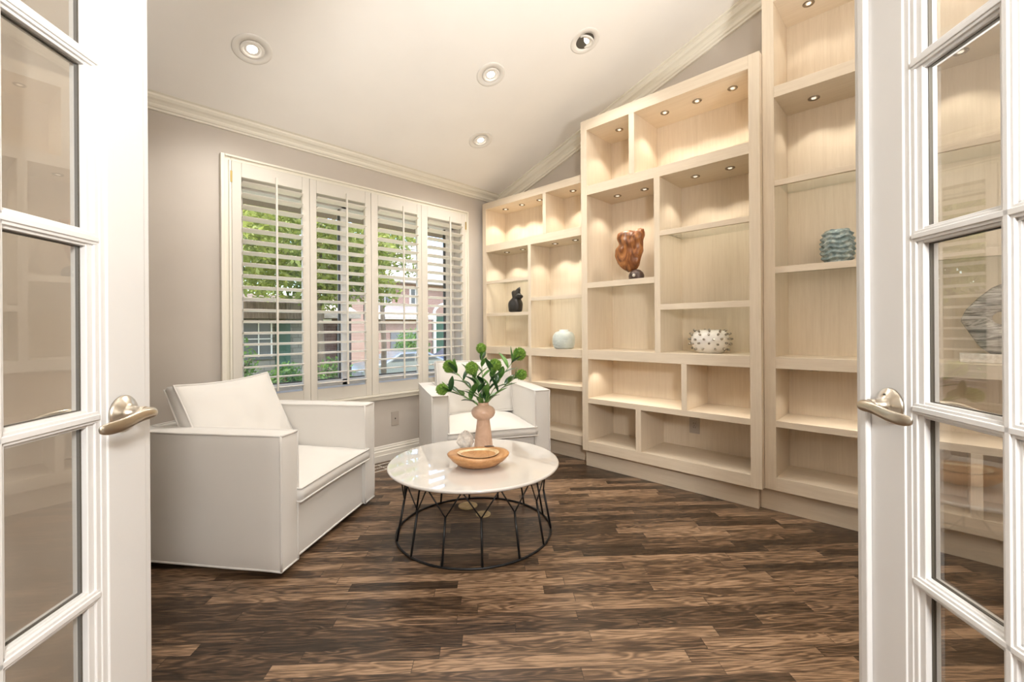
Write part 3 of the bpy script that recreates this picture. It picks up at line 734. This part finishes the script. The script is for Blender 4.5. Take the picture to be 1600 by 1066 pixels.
# wooden bowl
bc = C(-.188, 2.345)
t = thing('wooden_bowl', 'shallow irregular wooden bowl with gilded hollow on the white table', 'bowl', (bc[0], bc[1], ZT + .001), (0, 0, -YAW))
bm = bmesh.new()
def bw(r, z, a):
    k = 1 + .035 * math.cos(2 * a) + .02 * math.sin(3 * a + .6)
    return (r * k, z + (.003 * math.sin(a * 2 + .5)) * (z > .02) * (z / .06))
lathe(bm, [(.085, 0), (.105, .006), (.138, .030), (.158, .052), (.161, .060), (.155, .066), (.135, .066), (.112, .062), (.104, .058)], 64, fn=bw)
for v in bm.verts: v.co.y *= .86
obj('bowl_body', bm, M['bowl'], t, smooth=True)
bm = bmesh.new()
lathe(bm, [(.108, .0612), (.102, .0605), (.088, .050), (.060, .036), (.03, .031), (.004, .030)], 64, fn=bw)
for v in bm.verts: v.co.y *= .86; v.co.x += 0
bm.faces.ensure_lookup_table()
big = [f for f in bm.faces if len(f.verts) > 10 and f.calc_center_median().z > .05]
bmesh.ops.delete(bm, geom=big, context='FACES_ONLY')
for v in bm.verts: v.co.z += .0055
o = obj('bowl_hollow', bm, M['bowl_in'], t, smooth=True)
bm = bmesh.new()
bmesh.ops.create_icosphere(bm, subdivisions=2, radius=.03)
for v in bm.verts: v.co = Vector((v.co.x * 1.0 + .055, v.co.y * .35 + .112, v.co.z * .16 + .069))
obj('bark_patch', bm, M['burl_base'], t, smooth=True)
# quartz
qc = C(-.292, 2.70)
bm = bmesh.new(); bmesh.ops.create_icosphere(bm, subdivisions=4, radius=1)
for v in bm.verts:
    c = v.co.copy(); tz = (c.z + 1) / 2
    rr = .060 * (1 - .45 * tz ** 1.5)
    n_ = 1 + .16 * noise.noise(c * 2.3) + .07 * noise.noise(c * 7)
    v.co = Vector((c.x * rr * n_ * 1.02, c.y * rr * n_, max(0, (c.z + .92) * .054 * (1 + .1 * noise.noise(c * 4)))))
o = obj('quartz_rock', bm, M['quartz'], smooth=False); o.location = (qc[0], qc[1], ZT + .0005); tag(o, 'rough pale quartz rock standing on the table beside the blush vase', 'rock')
# vase
vc = C(-.180, 2.684)
bm = bmesh.new()
lathe(bm, [(.050, 0), (.057, .002), (.0565, .02), (.048, .10), (.041, .155), (.039, .172), (.040, .178), (.052, .184), (.066, .197), (.0735, .215), (.072, .232), (.060, .248), (.043, .257), (.034, .262), (.0325, .272), (.034, .280), (.030, .281), (.028, .270), (.026, .24), (.004, .235)], 56)
vase = obj('blush_vase', bm, M['vase'], smooth=True); vase.location = (vc[0], vc[1], ZT); tag(vase, 'blush ceramic vase with bulbous top and tapered foot on the coffee table', 'vase')

# ------------------------------------------------------------------ flower stems in the vase
def leafmesh(bm, base, direction, length, width, bend=.25, mi=0, up=Vector((0, 0, 1))):
    d = Vector(direction).normalized(); side = d.cross(up)
    if side.length < .1: side = Vector((1, 0, 0))
    side.normalize(); nrm = side.cross(d).normalized(); N = 9; rows = []
    for i in range(N):
        s = i / (N - 1); wd = width * (math.sin(math.pi * min(1, s * .93 + .04)) ** .8) * (1 - .25 * s) * .5
        c = Vector(base) + d * length * s - nrm * bend * length * s * s
        fold = nrm * wd * .35
        rows.append([bm.verts.new(c + side * wd + fold), bm.verts.new(c + side * wd * .5 + fold * .4), bm.verts.new(c), bm.verts.new(c - side * wd * .5 + fold * .4), bm.verts.new(c - side * wd + fold)])
    for i in range(N - 1):
        for k in range(4): f = bm.faces.new((rows[i][k], rows[i][k + 1], rows[i + 1][k + 1], rows[i + 1][k])); f.smooth = True; f.material_index = mi
def z27(x, y): # crop pixel (6.27x zoom of the plant) -> lateral, height at the vase's distance
    u, v = 670 + x / 6.27, 530 + y / 6.27
    return ((u - 800) / 682 * 2.684 - (v - 512.5) * .007 / 682 * 2.684, H - ((v - 512.5) + (u - 800) * .007) / 682 * 2.684)
def bloom(bm, c, r, seed):
    rng = random.Random(seed); c = Vector(c)
    g = bmesh.ops.create_icosphere(bm, subdivisions=3, radius=r * .80)
    for v in g['verts']:
        v.co *= 1 + .10 * noise.noise(v.co * 120)
        v.co += c
    N = 420
    for i in range(N):
        zz = 1 - 2 * (i + .5) / N; a = i * 2.39996; q = math.sqrt(1 - zz * zz); n_ = Vector((q * math.cos(a), q * math.sin(a), zz))
        n_ = (n_ + Vector((rng.uniform(-.2, .2), rng.uniform(-.2, .2), rng.uniform(-.2, .2)))).normalized()
        s = n_.cross(Vector((.3, .5, .8))).normalized(); t_ = n_.cross(s); p = c + n_ * r * .76; w_ = r * .11; L = r * rng.uniform(.16, .34)
        aa = [bm.verts.new(p + s * w_ * math.cos(k * 2.094) + t_ * w_ * math.sin(k * 2.094)) for k in range(3)] + [bm.verts.new(p + n_ * L)]
        for q3 in ((0, 1, 3), (1, 2, 3), (2, 0, 3)): bm.faces.new([aa[k] for k in q3])
flowers = [  # crop x, y, radius px, depth offset, label
    (195, 270, 66, .02, 'green pompom flower stem second from the left, head tilted to the upper left'),
    (138, 485, 60, -.04, 'lowest green pompom flower stem, reaching furthest to the left'),
    (510, 92, 54, .03, 'tallest green pompom flower stem, standing above the vase centre'),
    (425, 282, 68, -.03, 'green pompom flower stem just left of the vase centre'),
    (650, 255, 66, .00, 'green pompom flower stem just right of the vase centre'),
    (888, 150, 68, .04, 'green pompom flower stem reaching furthest up to the right'),
    (908, 345, 56, -.02, 'lower right green pompom flower stem beside the armchair arm')]
vtop = Vector(C(-.180, 2.684, ZT + .262))
for k, (fx, fy, fr_, dd, lab) in enumerate(flowers):
    X, z = z27(fx, fy); head = Vector(C(X, 2.684 + dd, z)); rr = fr_ / 6.27 / 682 * 2.684
    t = thing('flower_stem', lab, 'flower', (vtop.x, vtop.y, vtop.z), group='green flower stems in the blush vase')
    h = head - vtop; rng = random.Random(k)
    foot = Vector((rng.uniform(-.012, .012), rng.uniform(-.012, .012), -.02))
    mid = h * .45 + Vector((0, 0, .035 if abs(X + .18) > .08 else 0))
    pts = []
    for i in range(11):
        s = i / 10; pts.append(foot * (1 - s) ** 2 + mid * 2 * s * (1 - s) + h * s * s)
    bm = bmesh.new(); tube(bm, pts, [.003 - .0012 * i / 10 for i in range(11)], 6); obj('stalk', bm, M['stem'], t)
    bm = bmesh.new(); bloom(bm, h, rr, k); obj('flower_head', bm, M['bloom'], t)
    bm = bmesh.new(); ax = (pts[-1] - pts[-3]).normalized()
    for q in range(5):                                     # sepal leaves under the head
        a = q * 1.2566 + k; sd = Vector((math.cos(a), math.sin(a), 0)); sd = (sd - ax * sd.dot(ax)).normalized()
        leafmesh(bm, h - ax * rr * 1.5, ax * .8 + sd * .55, rr * 2.2, rr * .9, -.25)
    obj('sepal_leaves', bm, M['leaf'], t)
    bm = bmesh.new()
    for q in range(8):
        s = .10 + .10 * q; i0 = min(9, int(s * 10)); p = pts[i0]; dr = (pts[i0 + 1] - pts[i0]).normalized(); a = q * 2.4 + k * 1.3
        sd = Vector((math.cos(a), math.sin(a), .15)); leafmesh(bm, p, dr * .75 + sd * .75, rng.uniform(.085, .135), rng.uniform(.038, .052), rng.uniform(.0, .3), mi=q % 2)
    obj('leaves', bm, [M['leaf'], M['leaf_dark']], t)

# ------------------------------------------------------------------ discs put in for spots of light on the floor under the table
for (X, D, rr, lab) in ((-.285, 2.745, .060, 'larger round pale disc put in for a spot of light on the floor under the table'), (-.180, 2.62, .045, 'smaller round pale disc put in for a spot of light on the floor under the table')):
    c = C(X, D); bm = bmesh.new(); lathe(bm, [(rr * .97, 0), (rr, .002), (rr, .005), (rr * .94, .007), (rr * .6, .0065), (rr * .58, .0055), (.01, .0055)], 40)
    o = obj('light_spot_disc', bm, M['spot_disc']); o.location = (c[0], c[1], 0); tag(o, lab, 'disc', 'discs put in for light spots under the table')

# ------------------------------------------------------------------ shelf ornaments
def extrude_shape(bm, pts, th, puff=.3, sub=2):
    """closed outline (y, z) given a rounded thickness along x"""
    cy = sum(p[0] for p in pts) / len(pts); cz = sum(p[1] for p in pts) / len(pts)
    lv = [(0.0, 1.0), (.55, .93), (.85, .72), (1.0, .40)]
    rings = []
    for s in (-1, 1):
        rs = []
        for xf, sc in (lv if s == 1 else lv):
            rs.append([bm.verts.new((s * th * xf, cy + (y - cy) * sc, cz + (z - cz) * sc)) for y, z in pts])
        rings.append(rs)
    n = len(pts)
    for si, rs in enumerate(rings):
        for i in range(len(rs) - 1):
            for k in range(n): bm.faces.new((rs[i][k], rs[i][(k + 1) % n], rs[i + 1][(k + 1) % n], rs[i + 1][k])).smooth = True
        c = bm.verts.new(((1 if si else -1) * th * 1.02, cy, cz))
        for k in range(n): bm.faces.new((rs[-1][k], rs[-1][(k + 1) % n], c)).smooth = True
    bmesh.ops.remove_doubles(bm, verts=bm.verts, dist=1e-5)
# burl sculpture: outline read from the photograph, at x = 3.08
def crop_yz(x, y, ox, oy, s, xp):
    u, v = ox + x / s, oy + y / s
    a = ((u - 800) - (v - 512.5) * .007) / 682; b = -((u - 800) * .007 + (v - 512.5)) / 682
    r = (FW[0] + RT[0] * a, FW[1] + RT[1] * a, b); t_ = xp / r[0]; return (r[1] * t_, H + r[2] * t_)
t = thing('burl_sculpture', 'tall reddish burl wood sculpture on round dark base, left column of middle bookcase', 'sculpture', (3.08, 1.65, 1.474))
ol = [(540, 120), (600, 135), (605, 230), (575, 320), (580, 470), (560, 560), (525, 690), (490, 790), (440, 840), (340, 860), (230, 800), (155, 700), (115, 590), (130, 510), (165, 450), (190, 400), (165, 300), (185, 220), (250, 180), (350, 155), (440, 180), (480, 140)]
bm = bmesh.new(); pts = [crop_yz(x, y, 950, 345, 10.66, 3.08) for x, y in ol]
extrude_shape(bm, [(a - 1.65, b - 1.474) for a, b in pts], .045)
bmesh.ops.subdivide_edges(bm, edges=bm.edges, cuts=2, use_grid_fill=True, smooth=.4)
for v in bm.verts: v.co.x += .012 * noise.noise(v.co * 22) + .01 * noise.noise(v.co * 9); v.co.y += .004 * noise.noise(v.co * 30)
obj('burl_slab', bm, M['burl'], t, smooth=True)
bm = bmesh.new(); bmesh.ops.create_icosphere(bm, subdivisions=4, radius=1)
for v in bm.verts:
    c = v.co.copy(); k = 1 + .06 * noise.noise(c * 5); v.co = Vector((c.x * .045 * k, c.y * .060 * k, max(0, .034 + c.z * .056 * k)))
for v in bm.verts: v.co.y += -.006
obj('round_base', bm, M['burl_base'], t, smooth=True)
bm = bmesh.new(); bmesh.ops.create_icosphere(bm, subdivisions=2, radius=.014); bmesh.ops.translate(bm, verts=bm.verts, vec=(-.040, -.008, .040)); obj('pale_inlay', bm, M['quartz'], t, smooth=True)
# black cat
t = thing('cat_figurine', 'black abstract cat figurine with turned head on a glass shelf', 'figurine', (3.12, 2.975, 1.270))
ol = [(495, 275), (498, 330), (485, 400), (520, 450), (548, 480), (530, 520), (485, 560), (505, 620), (520, 700), (512, 780), (495, 865), (380, 870), (275, 875), (255, 800), (245, 720), (260, 640), (300, 580), (345, 520), (325, 460), (305, 390), (330, 362), (385, 360), (430, 310)]
pts = [crop_yz(x, y, 780, 430, 15.23, 3.12) for x, y in ol]
z0 = min(b for a, b in pts)
bm = bmesh.new(); extrude_shape(bm, [(a - 2.975, (b - z0) * 1.04) for a, b in pts], .045)
bmesh.ops.subdivide_edges(bm, edges=bm.edges, cuts=1, use_grid_fill=True, smooth=.5)
for v in bm.verts: v.co.z = max(0, v.co.z); v.co.x *= (1.1 - .9 * max(0, v.co.z - .1) / .15)
obj('cat_body', bm, M['cat'], t, smooth=True)
bm = bmesh.new(); bmesh.ops.create_icosphere(bm, subdivisions=3, radius=1)
cy, cz = crop_yz(475, 470, 780, 430, 15.23, 3.10)
for v in bm.verts: v.co = Vector((v.co.x * .020 - .025, v.co.y * .038 + cy - 2.975, v.co.z * .020 + (cz - z0)))
obj('cat_head', bm, M['cat'], t, smooth=True)
# ribbed pale vase
bm = bmesh.new()
pr = [(.066, 0), (.075, .002)]
for i in range(64):
    s = i / 63; zz = .004 + s * .146
    r0 = .075 + .026 * math.sin(math.pi * min(1, s * .98 + .02)) ** .55 if s < .5 else .046 + .055 * math.sin(math.pi * s) ** .42
    pr.append((r0 + .0016 * math.sin(s * 2 * math.pi * 13), zz))
pr += [(.046, .152), (.040, .155), (.040, .166), (.036, .166), (.034, .15), (.004, .14)]
lathe(bm, pr, 56)
o = obj('ribbed_vase', bm, M['pale_blue'], smooth=True); o.location = (3.08, 2.345, .9355); tag(o, 'small pale blue ribbed round vase in the corner bookcase', 'vase')
# spiky porcelain bowl
t = thing('spiked_bowl', 'white porcelain bowl covered with smoky crystal studs in the middle bookcase', 'bowl', (3.09, 1.103, .9405))
bm = bmesh.new(); lathe(bm, [(.075, 0), (.082, .002), (.105, .030), (.122, .065), (.125, .095), (.115, .125), (.090, .148), (.062, .156), (.055, .154), (.070, .140), (.09, .10), (.07, .03), (.004, .012)], 56)
obj('bowl_body', bm, M['white_gloss'], t, smooth=True)
rng = random.Random(3)
P_ = [(.105, .030), (.122, .065), (.125, .095), (.115, .125), (.095, .145)]
for i, (rad, zz) in enumerate(P_):
    nn = [10, 14, 14, 12, 9][i]
    for k in range(nn):
        a = 2 * math.pi * (k + .5 * (i % 2)) / nn + rng.uniform(-.08, .08); el = [-.35, -.1, .15, .45, .9][i]
        n_ = Vector((math.cos(a) * math.cos(el), math.sin(a) * math.cos(el), math.sin(el))); p = Vector((rad * math.cos(a), rad * math.sin(a), zz + rng.uniform(-.005, .005)))
        bm = bmesh.new(); tube(bm, [p - n_ * .004, p + n_ * .010, p + n_ * rng.uniform(.014, .020)], [.0062, .0085, .0060], 6); obj('crystal_stud', bm, M['spike'], t)
# wavy vase
bm = bmesh.new(); pr = [(.050, 0), (.056, .002)]
for i in range(90):
    s = i / 89; pr.append((.060 + .018 * math.sin(math.pi * s) ** .7, .003 + s * .185))
pr += [(.055, .190), (.050, .186), (.052, .16), (.004, .15)]
def wv(r, z, a):
    if z < .003 or z > .189: return (r, z)
    ph = (z / .185) * 6.5 + .16 * math.sin(a * 5 + z * 30) + .10 * math.sin(3 * a)
    k = (abs(1 - 2 * (ph % 1)));
    return (r + .013 * k ** 1.3 - .004, z + .004 * math.sin(a * 5))
lathe(bm, pr, 90, fn=wv)
o = obj('wavy_vase', bm, M['sea'], smooth=True); o.location = (3.09, .395, 1.4735); tag(o, 'sea-green vase with wavy stacked ridges in the right bookcase', 'vase')
# grey stone sculpture on its plinth, behind the right door
t = thing('stone_sculpture', 'grey veined stone sculpture with round hole on pale plinth, seen through right door', 'sculpture', (3.09, -.22, .9365))
obj('plinth', boxes((-.05, .05, -.13, .13, 0, .044)), M['acrylic'], t, bevel=.003)
oc = (-.010, .225); hole_r = .030
ol2 = [(.128, .215), (.110, .265), (.070, .320), (.020, .372), (-.03, .395), (-.09, .385), (-.135, .33), (-.15, .26), (-.14, .18), (-.10, .10), (-.07, .055), (.030, .055), (.065, .09), (.09, .14)]
n = 56; bm = bmesh.new()
def inter(ang):
    best = None; dx, dz = math.cos(ang), math.sin(ang)
    for i in range(len(ol2)):
        (x1, z1), (x2, z2) = ol2[i], ol2[(i + 1) % len(ol2)]; x1 -= oc[0]; x2 -= oc[0]; z1 -= oc[1]; z2 -= oc[1]
        ex, ez = x2 - x1, z2 - z1; den = dx * ez - dz * ex
        if abs(den) < 1e-9: continue
        tt = (x1 * ez - z1 * ex) / den; ss = (x1 * dz - z1 * dx) / den
        if tt > 0 and -.001 <= ss <= 1.001 and (best is None or tt > best): best = tt
    return best or .1
secs = []
for k in range(n):
    a = 2 * math.pi * k / n; Ro = inter(a)
    sec = [(Ro, 0), (Ro * .94, .028), (Ro * .75, .036), (hole_r * 1.5, .036), (hole_r * 1.06, .030), (hole_r, 0), (hole_r * 1.06, -.030), (hole_r * 1.5, -.036), (Ro * .75, -.036), (Ro * .94, -.028)]
    secs.append([bm.verts.new((x_, oc[0] + rad * math.cos(a), oc[1] + rad * math.sin(a) - .011)) for rad, x_ in sec])
for k in range(n):
    for i in range(10): bm.faces.new((secs[k][i], secs[k][(i + 1) % 10], secs[(k + 1) % n][(i + 1) % 10], secs[(k + 1) % n][i])).smooth = True
obj('pierced_stone', bm, M['marble'], t, smooth=True)

# ------------------------------------------------------------------ outdoors
GZ = -1.2
struct('terrain_lawn', boxes((-14, 40, 3.6, 14.5, GZ - .3, GZ)), M['grass'])
struct('street', boxes((-14, 60, 14.5, 20, GZ - .3, GZ - .02)), M['asphalt'])
struct('far_ground', boxes((-14, 70, 20, 60, GZ - .3, GZ)), M['grass'])
bm = bmesh.new()
prism(bm, [(YW + .22, 2.26), (4.05, 2.15), (4.05, 2.33), (YW + .22, 2.80)], 'x', -2, 5.5)
struct('roof_eave', bm, M['soffit'])
struct('planting_bed', boxes((-2, 6, 3.62, 5.3, GZ, .30)), M['concrete'])
rng = random.Random(11)
def leaves(bm, c, rad, n, size, rng, flat=1.0):
    c = Vector(c)
    for i in range(n):
        d = Vector((rng.gauss(0, 1), rng.gauss(0, 1), rng.gauss(0, 1))).normalized() * (rng.random() ** .45)
        p = c + Vector((d.x * rad[0], d.y * rad[1], d.z * rad[2]))
        a = Vector((rng.uniform(-1, 1), rng.uniform(-1, 1), rng.uniform(-1, 1))).normalized(); b = a.cross(Vector((rng.uniform(-1, 1), rng.uniform(-1, 1), 1))).normalized()
        s = size * rng.uniform(.6, 1.3)
        v = [bm.verts.new(p - a * s), bm.verts.new(p + b * s * .45), bm.verts.new(p + a * s), bm.verts.new(p - b * s * .45)]
        bm.faces.new(v)
def shrub(x, y, z0, r, h, lab, n=900, size=.035):
    t = thing('shrub', lab, 'shrub', (x, y, z0), group='garden shrubs outside the window')
    bm = bmesh.new()
    for i in range(4): tube(bm, [(0, 0, 0), (rng.uniform(-r, r) * .4, rng.uniform(-r, r) * .4, h * .5), (rng.uniform(-r, r) * .6, rng.uniform(-r, r) * .6, h * .8)], .008, 5)
    obj('stems', bm, M['bark'], t)
    bm = bmesh.new(); leaves(bm, (0, 0, h * .58), (r, r, h * .5), n, size, rng); obj('foliage', bm, M['foliage2'], t, recalc=False)
shrub(1.12, 4.45, .30, .16, .70, 'yellow-green shrub just outside the leftmost shutter panel', 600, .024)
shrub(1.52, 4.50, .30, .20, .48, 'bushy green shrub outside the lower left of the window', 900, .026)
shrub(2.02, 4.60, .30, .22, .50, 'low leafy shrub outside the second shutter panel', 700, .024)
shrub(6.3, 9.6, GZ, .75, 1.1, 'shaded shrub on the lawn beside the brick garage', 900, .06)
shrub(13.6, 20.9, GZ, 1.0, 2.2, 'tall dark green bush beyond the street behind the navy car', 1500, .1)
def tree(x, y, z0, h, rx, rz_, lab, n, size, cz, m='foliage', tr=.10):
    t = thing('tree', lab, 'tree', (x, y, z0), group='trees outside the window')
    bm = bmesh.new(); tube(bm, [(0, 0, 0), (.03, 0, h * .3), (-.02, .04, h * .6), (.04, 0, h * .9)], [tr, tr * .8, tr * .6, tr * .2], 8)
    for i in range(9):
        a = i * 2.4; zz = cz - rz_ * .5 + .12 * i * rz_ * .6; tube(bm, [(0, 0, zz), (math.cos(a) * rx * .5, math.sin(a) * rx * .5, zz + .2), (math.cos(a) * rx * .8, math.sin(a) * rx * .8, zz + .2)], [tr * .25, tr * .18, tr * .08], 5)
    obj('trunk', bm, M['bark'], t)
    bm = bmesh.new()
    for i in range(30):
        a = i * 2.4; q = math.sqrt((i + .5) / 30); leaves(bm, (math.cos(a) * rx * q * .85, math.sin(a) * rx * q * .85, cz + rng.uniform(-rz_, rz_) * .75), (rx * .34, rx * .34, rz_ * .30), n // 30, size, rng)
    obj('crown', bm, M[m], t, recalc=False)
tree(3.52, 8.6, GZ, 5.0, 1.75, 1.12, 'sunlit leafy tree close outside the two left shutter panels', 9000, .075, 3.80)
tree(6.9, 12.2, GZ, 6.0, 1.25, 1.2, 'leafy tree outside the centre of the window, partly against the sky', 2600, .085, 4.75)
tree(11.0, 34, GZ, 11, 3.4, 3.0, 'tall tree far behind the brick house', 4000, .3, 9.5)
tree(3.0, 24.0, GZ, 8.5, 4.5, 3.2, 'broad tree line far behind the low wing roof', 5000, .2, 4.6)

def house(name, lab, loc, parts):
    t = thing(name, lab, 'house', loc)
    for nm, m, bs in parts: obj(nm, boxes(*bs), m, t)
    return t
# neighbouring low wing on the left: shake roof, grey window, green door, stone pier
t = house('neighbour_wing', 'low neighbouring house wing with shake roof, grey window and green door', (3.6, 11.0, GZ),
    [('wall', M['stone_grey'], [(-6.5, .62, 0, 1.6, 0, 2.62)]), ('garage_wall', M['brick_dark'], [(.62, 1.85, .3, 1.6, 0, 2.62)])])
bm = bmesh.new(); prism(bm, [(-.6, 2.56), (-.6, 2.92), (1.3, 3.22), (1.8, 2.9), (1.8, 2.56)], 'x', -6.7, .75); obj('roof', bm, M['shake'], t)
bm = bmesh.new(); prism(bm, [(.05, 2.60), (.05, 2.72), (1.3, 3.15), (1.8, 2.9), (1.8, 2.60)], 'x', .78, 2.0); obj('roof', bm, M['roof'], t)
for a_, b_ in ((-1.9, -1.05), (-1.0, -.22)):
    f = obj('window', boxes((a_, b_, -.04, 0, 1.70, 2.52), (a_, b_, -.06, .0, 1.64, 1.70)), M['pane_out'], t)
    obj('mullion', boxes((a_ + .0, a_ + .03, -.07, -.04, 1.70, 2.52), (b_ - .03, b_, -.07, -.04, 1.70, 2.52), ((a_ + b_) / 2 + .1, (a_ + b_) / 2 + .12, -.07, -.04, 1.70, 2.52), (a_, b_, -.07, -.04, 2.10, 2.12)), M['siding'], f)
obj('front_door', boxes((-.14, .18, -.05, 0, .9, 2.50)), M['green_door'], t)
obj('garage_light', boxes((.78, 1.3, .26, .3, 2.50, 2.58)), M['siding'], t)
obj('window', boxes((1.45, 1.78, .24, .3, 1.5, 2.4)), M['pane_out'], t)
# pink brick house across the street
t = house('brick_house', 'two-storey pink brick house with white windows across the street', (16.0, 26, GZ),
    [('wall', M['brick_pink'], [(-2.6, 13, 0, 6, 0, 5.5)]), ('garage_wing', M['brick_pink'], [(-2.2, 1.0, -1.6, 0, 0, 3.0)])])
bm = bmesh.new(); prism(bm, [(-.8, 5.4), (-.8, 5.65), (4, 8.9), (7, 6.1), (7, 5.4)], 'x', -3.2, 13.6); obj('roof', bm, M['roof_pale'], t)
bm = bmesh.new(); prism(bm, [(-2.2, 2.9), (-2.2, 3.06), (.1, 3.9), (.1, 2.9)], 'x', -2.6, 1.4); obj('porch_roof', bm, M['roof_pale'], t)
for a_, z_, w2 in ((-1.2, 4.05, .5), (1.15, 4.05, .45), (4.2, 4.0, .6), (7.5, 4.0, .6), (7.5, 1.4, .7), (10.2, 4.0, .6)):
    f = obj('window', boxes((a_ - w2, a_ + w2, -.10, 0, z_ - .1, z_ + 1.15)), M['siding'], t)
    obj('pane', boxes((a_ - w2 + .1, a_ - .04, -.13, -.10, z_, z_ + 1.02), (a_ + .04, a_ + w2 - .1, -.13, -.10, z_, z_ + 1.02)), M['pane_out'], f)
obj('garage_door', boxes((-1.7, .5, -1.68, -1.6, 0, 2.1)), M['garage'], t)
obj('front_door', boxes((1.35, 1.85, -.12, 0, .3, 2.8)), M['siding'], t)
# arched porch
bm = bmesh.new(); pts_ = []
for i in range(13):
    a_ = math.pi * i / 12; pts_.append((3.4 - 1.35 * math.cos(a_), -1.0, 3.35 + .75 * math.sin(a_)))
tube(bm, pts_, .10, 6); box(bm, 1.98, 2.16, -1.1, -.92, 0, 3.4); box(bm, 4.64, 4.82, -1.1, -.92, 0, 3.4); obj('porch_arch', bm, M['siding'], t)
obj('porch_door', boxes((2.6, 4.2, -.08, 0, 0, 3.2)), M['green_door'], t)
def car(lab, loc, ang, m):
    t = thing('car', lab, 'car', loc, (0, 0, ang), group='parked cars')
    pr = [(-2.2, .35), (-2.25, .72), (-1.9, .90), (-1.25, .98), (-.6, 1.34), (.65, 1.36), (1.5, 1.0), (2.1, .86), (2.25, .6), (2.2, .33)]
    bm = bmesh.new(); prism(bm, pr, 'y', -.85, .85); obj('body', bm, m, t, bevel=.08, seg=3)
    gp = [(-1.0, .98), (-.55, 1.29), (.05, 1.30), (.05, .98)]; gq = [(.13, .98), (.13, 1.30), (.62, 1.30), (1.2, 1.0)]
    bm = bmesh.new()
    for y_ in (-.87, .845):
        prism(bm, gp, 'y', y_, y_ + .025); prism(bm, gq, 'y', y_, y_ + .025)
    obj('side_windows', bm, M['pane_out'], t)
    for x_ in (-1.4, 1.4):
        for y_ in (-.84, .68):
            bm = bmesh.new(); lathe(bm, [(.20, 0), (.33, .02), (.34, .09), (.33, .16), (.20, .18)], 28)
            bmesh.ops.rotate(bm, verts=bm.verts, matrix=Matrix.Rotation(R(-90), 3, 'X')); bmesh.ops.translate(bm, verts=bm.verts, vec=(x_, y_, .34))
            wl = obj('wheel', bm, M['tyre'], t)
            bm = bmesh.new(); lathe(bm, [(.19, 0), (.20, .19), (.05, .2)], 20); bmesh.ops.rotate(bm, verts=bm.verts, matrix=Matrix.Rotation(R(-90), 3, 'X')); bmesh.ops.translate(bm, verts=bm.verts, vec=(x_, y_ - .006, .34)); obj('rim', bm, M['rim'], wl)
car('grey car parked on the street, seen through the third shutter panel', (10.4, 16.6, GZ - .02), R(-6), M['car'])
car('navy car parked on the street, seen through the rightmost shutter panel', (15.3, 18.6, GZ - .02), R(-6), M['car_blue'])
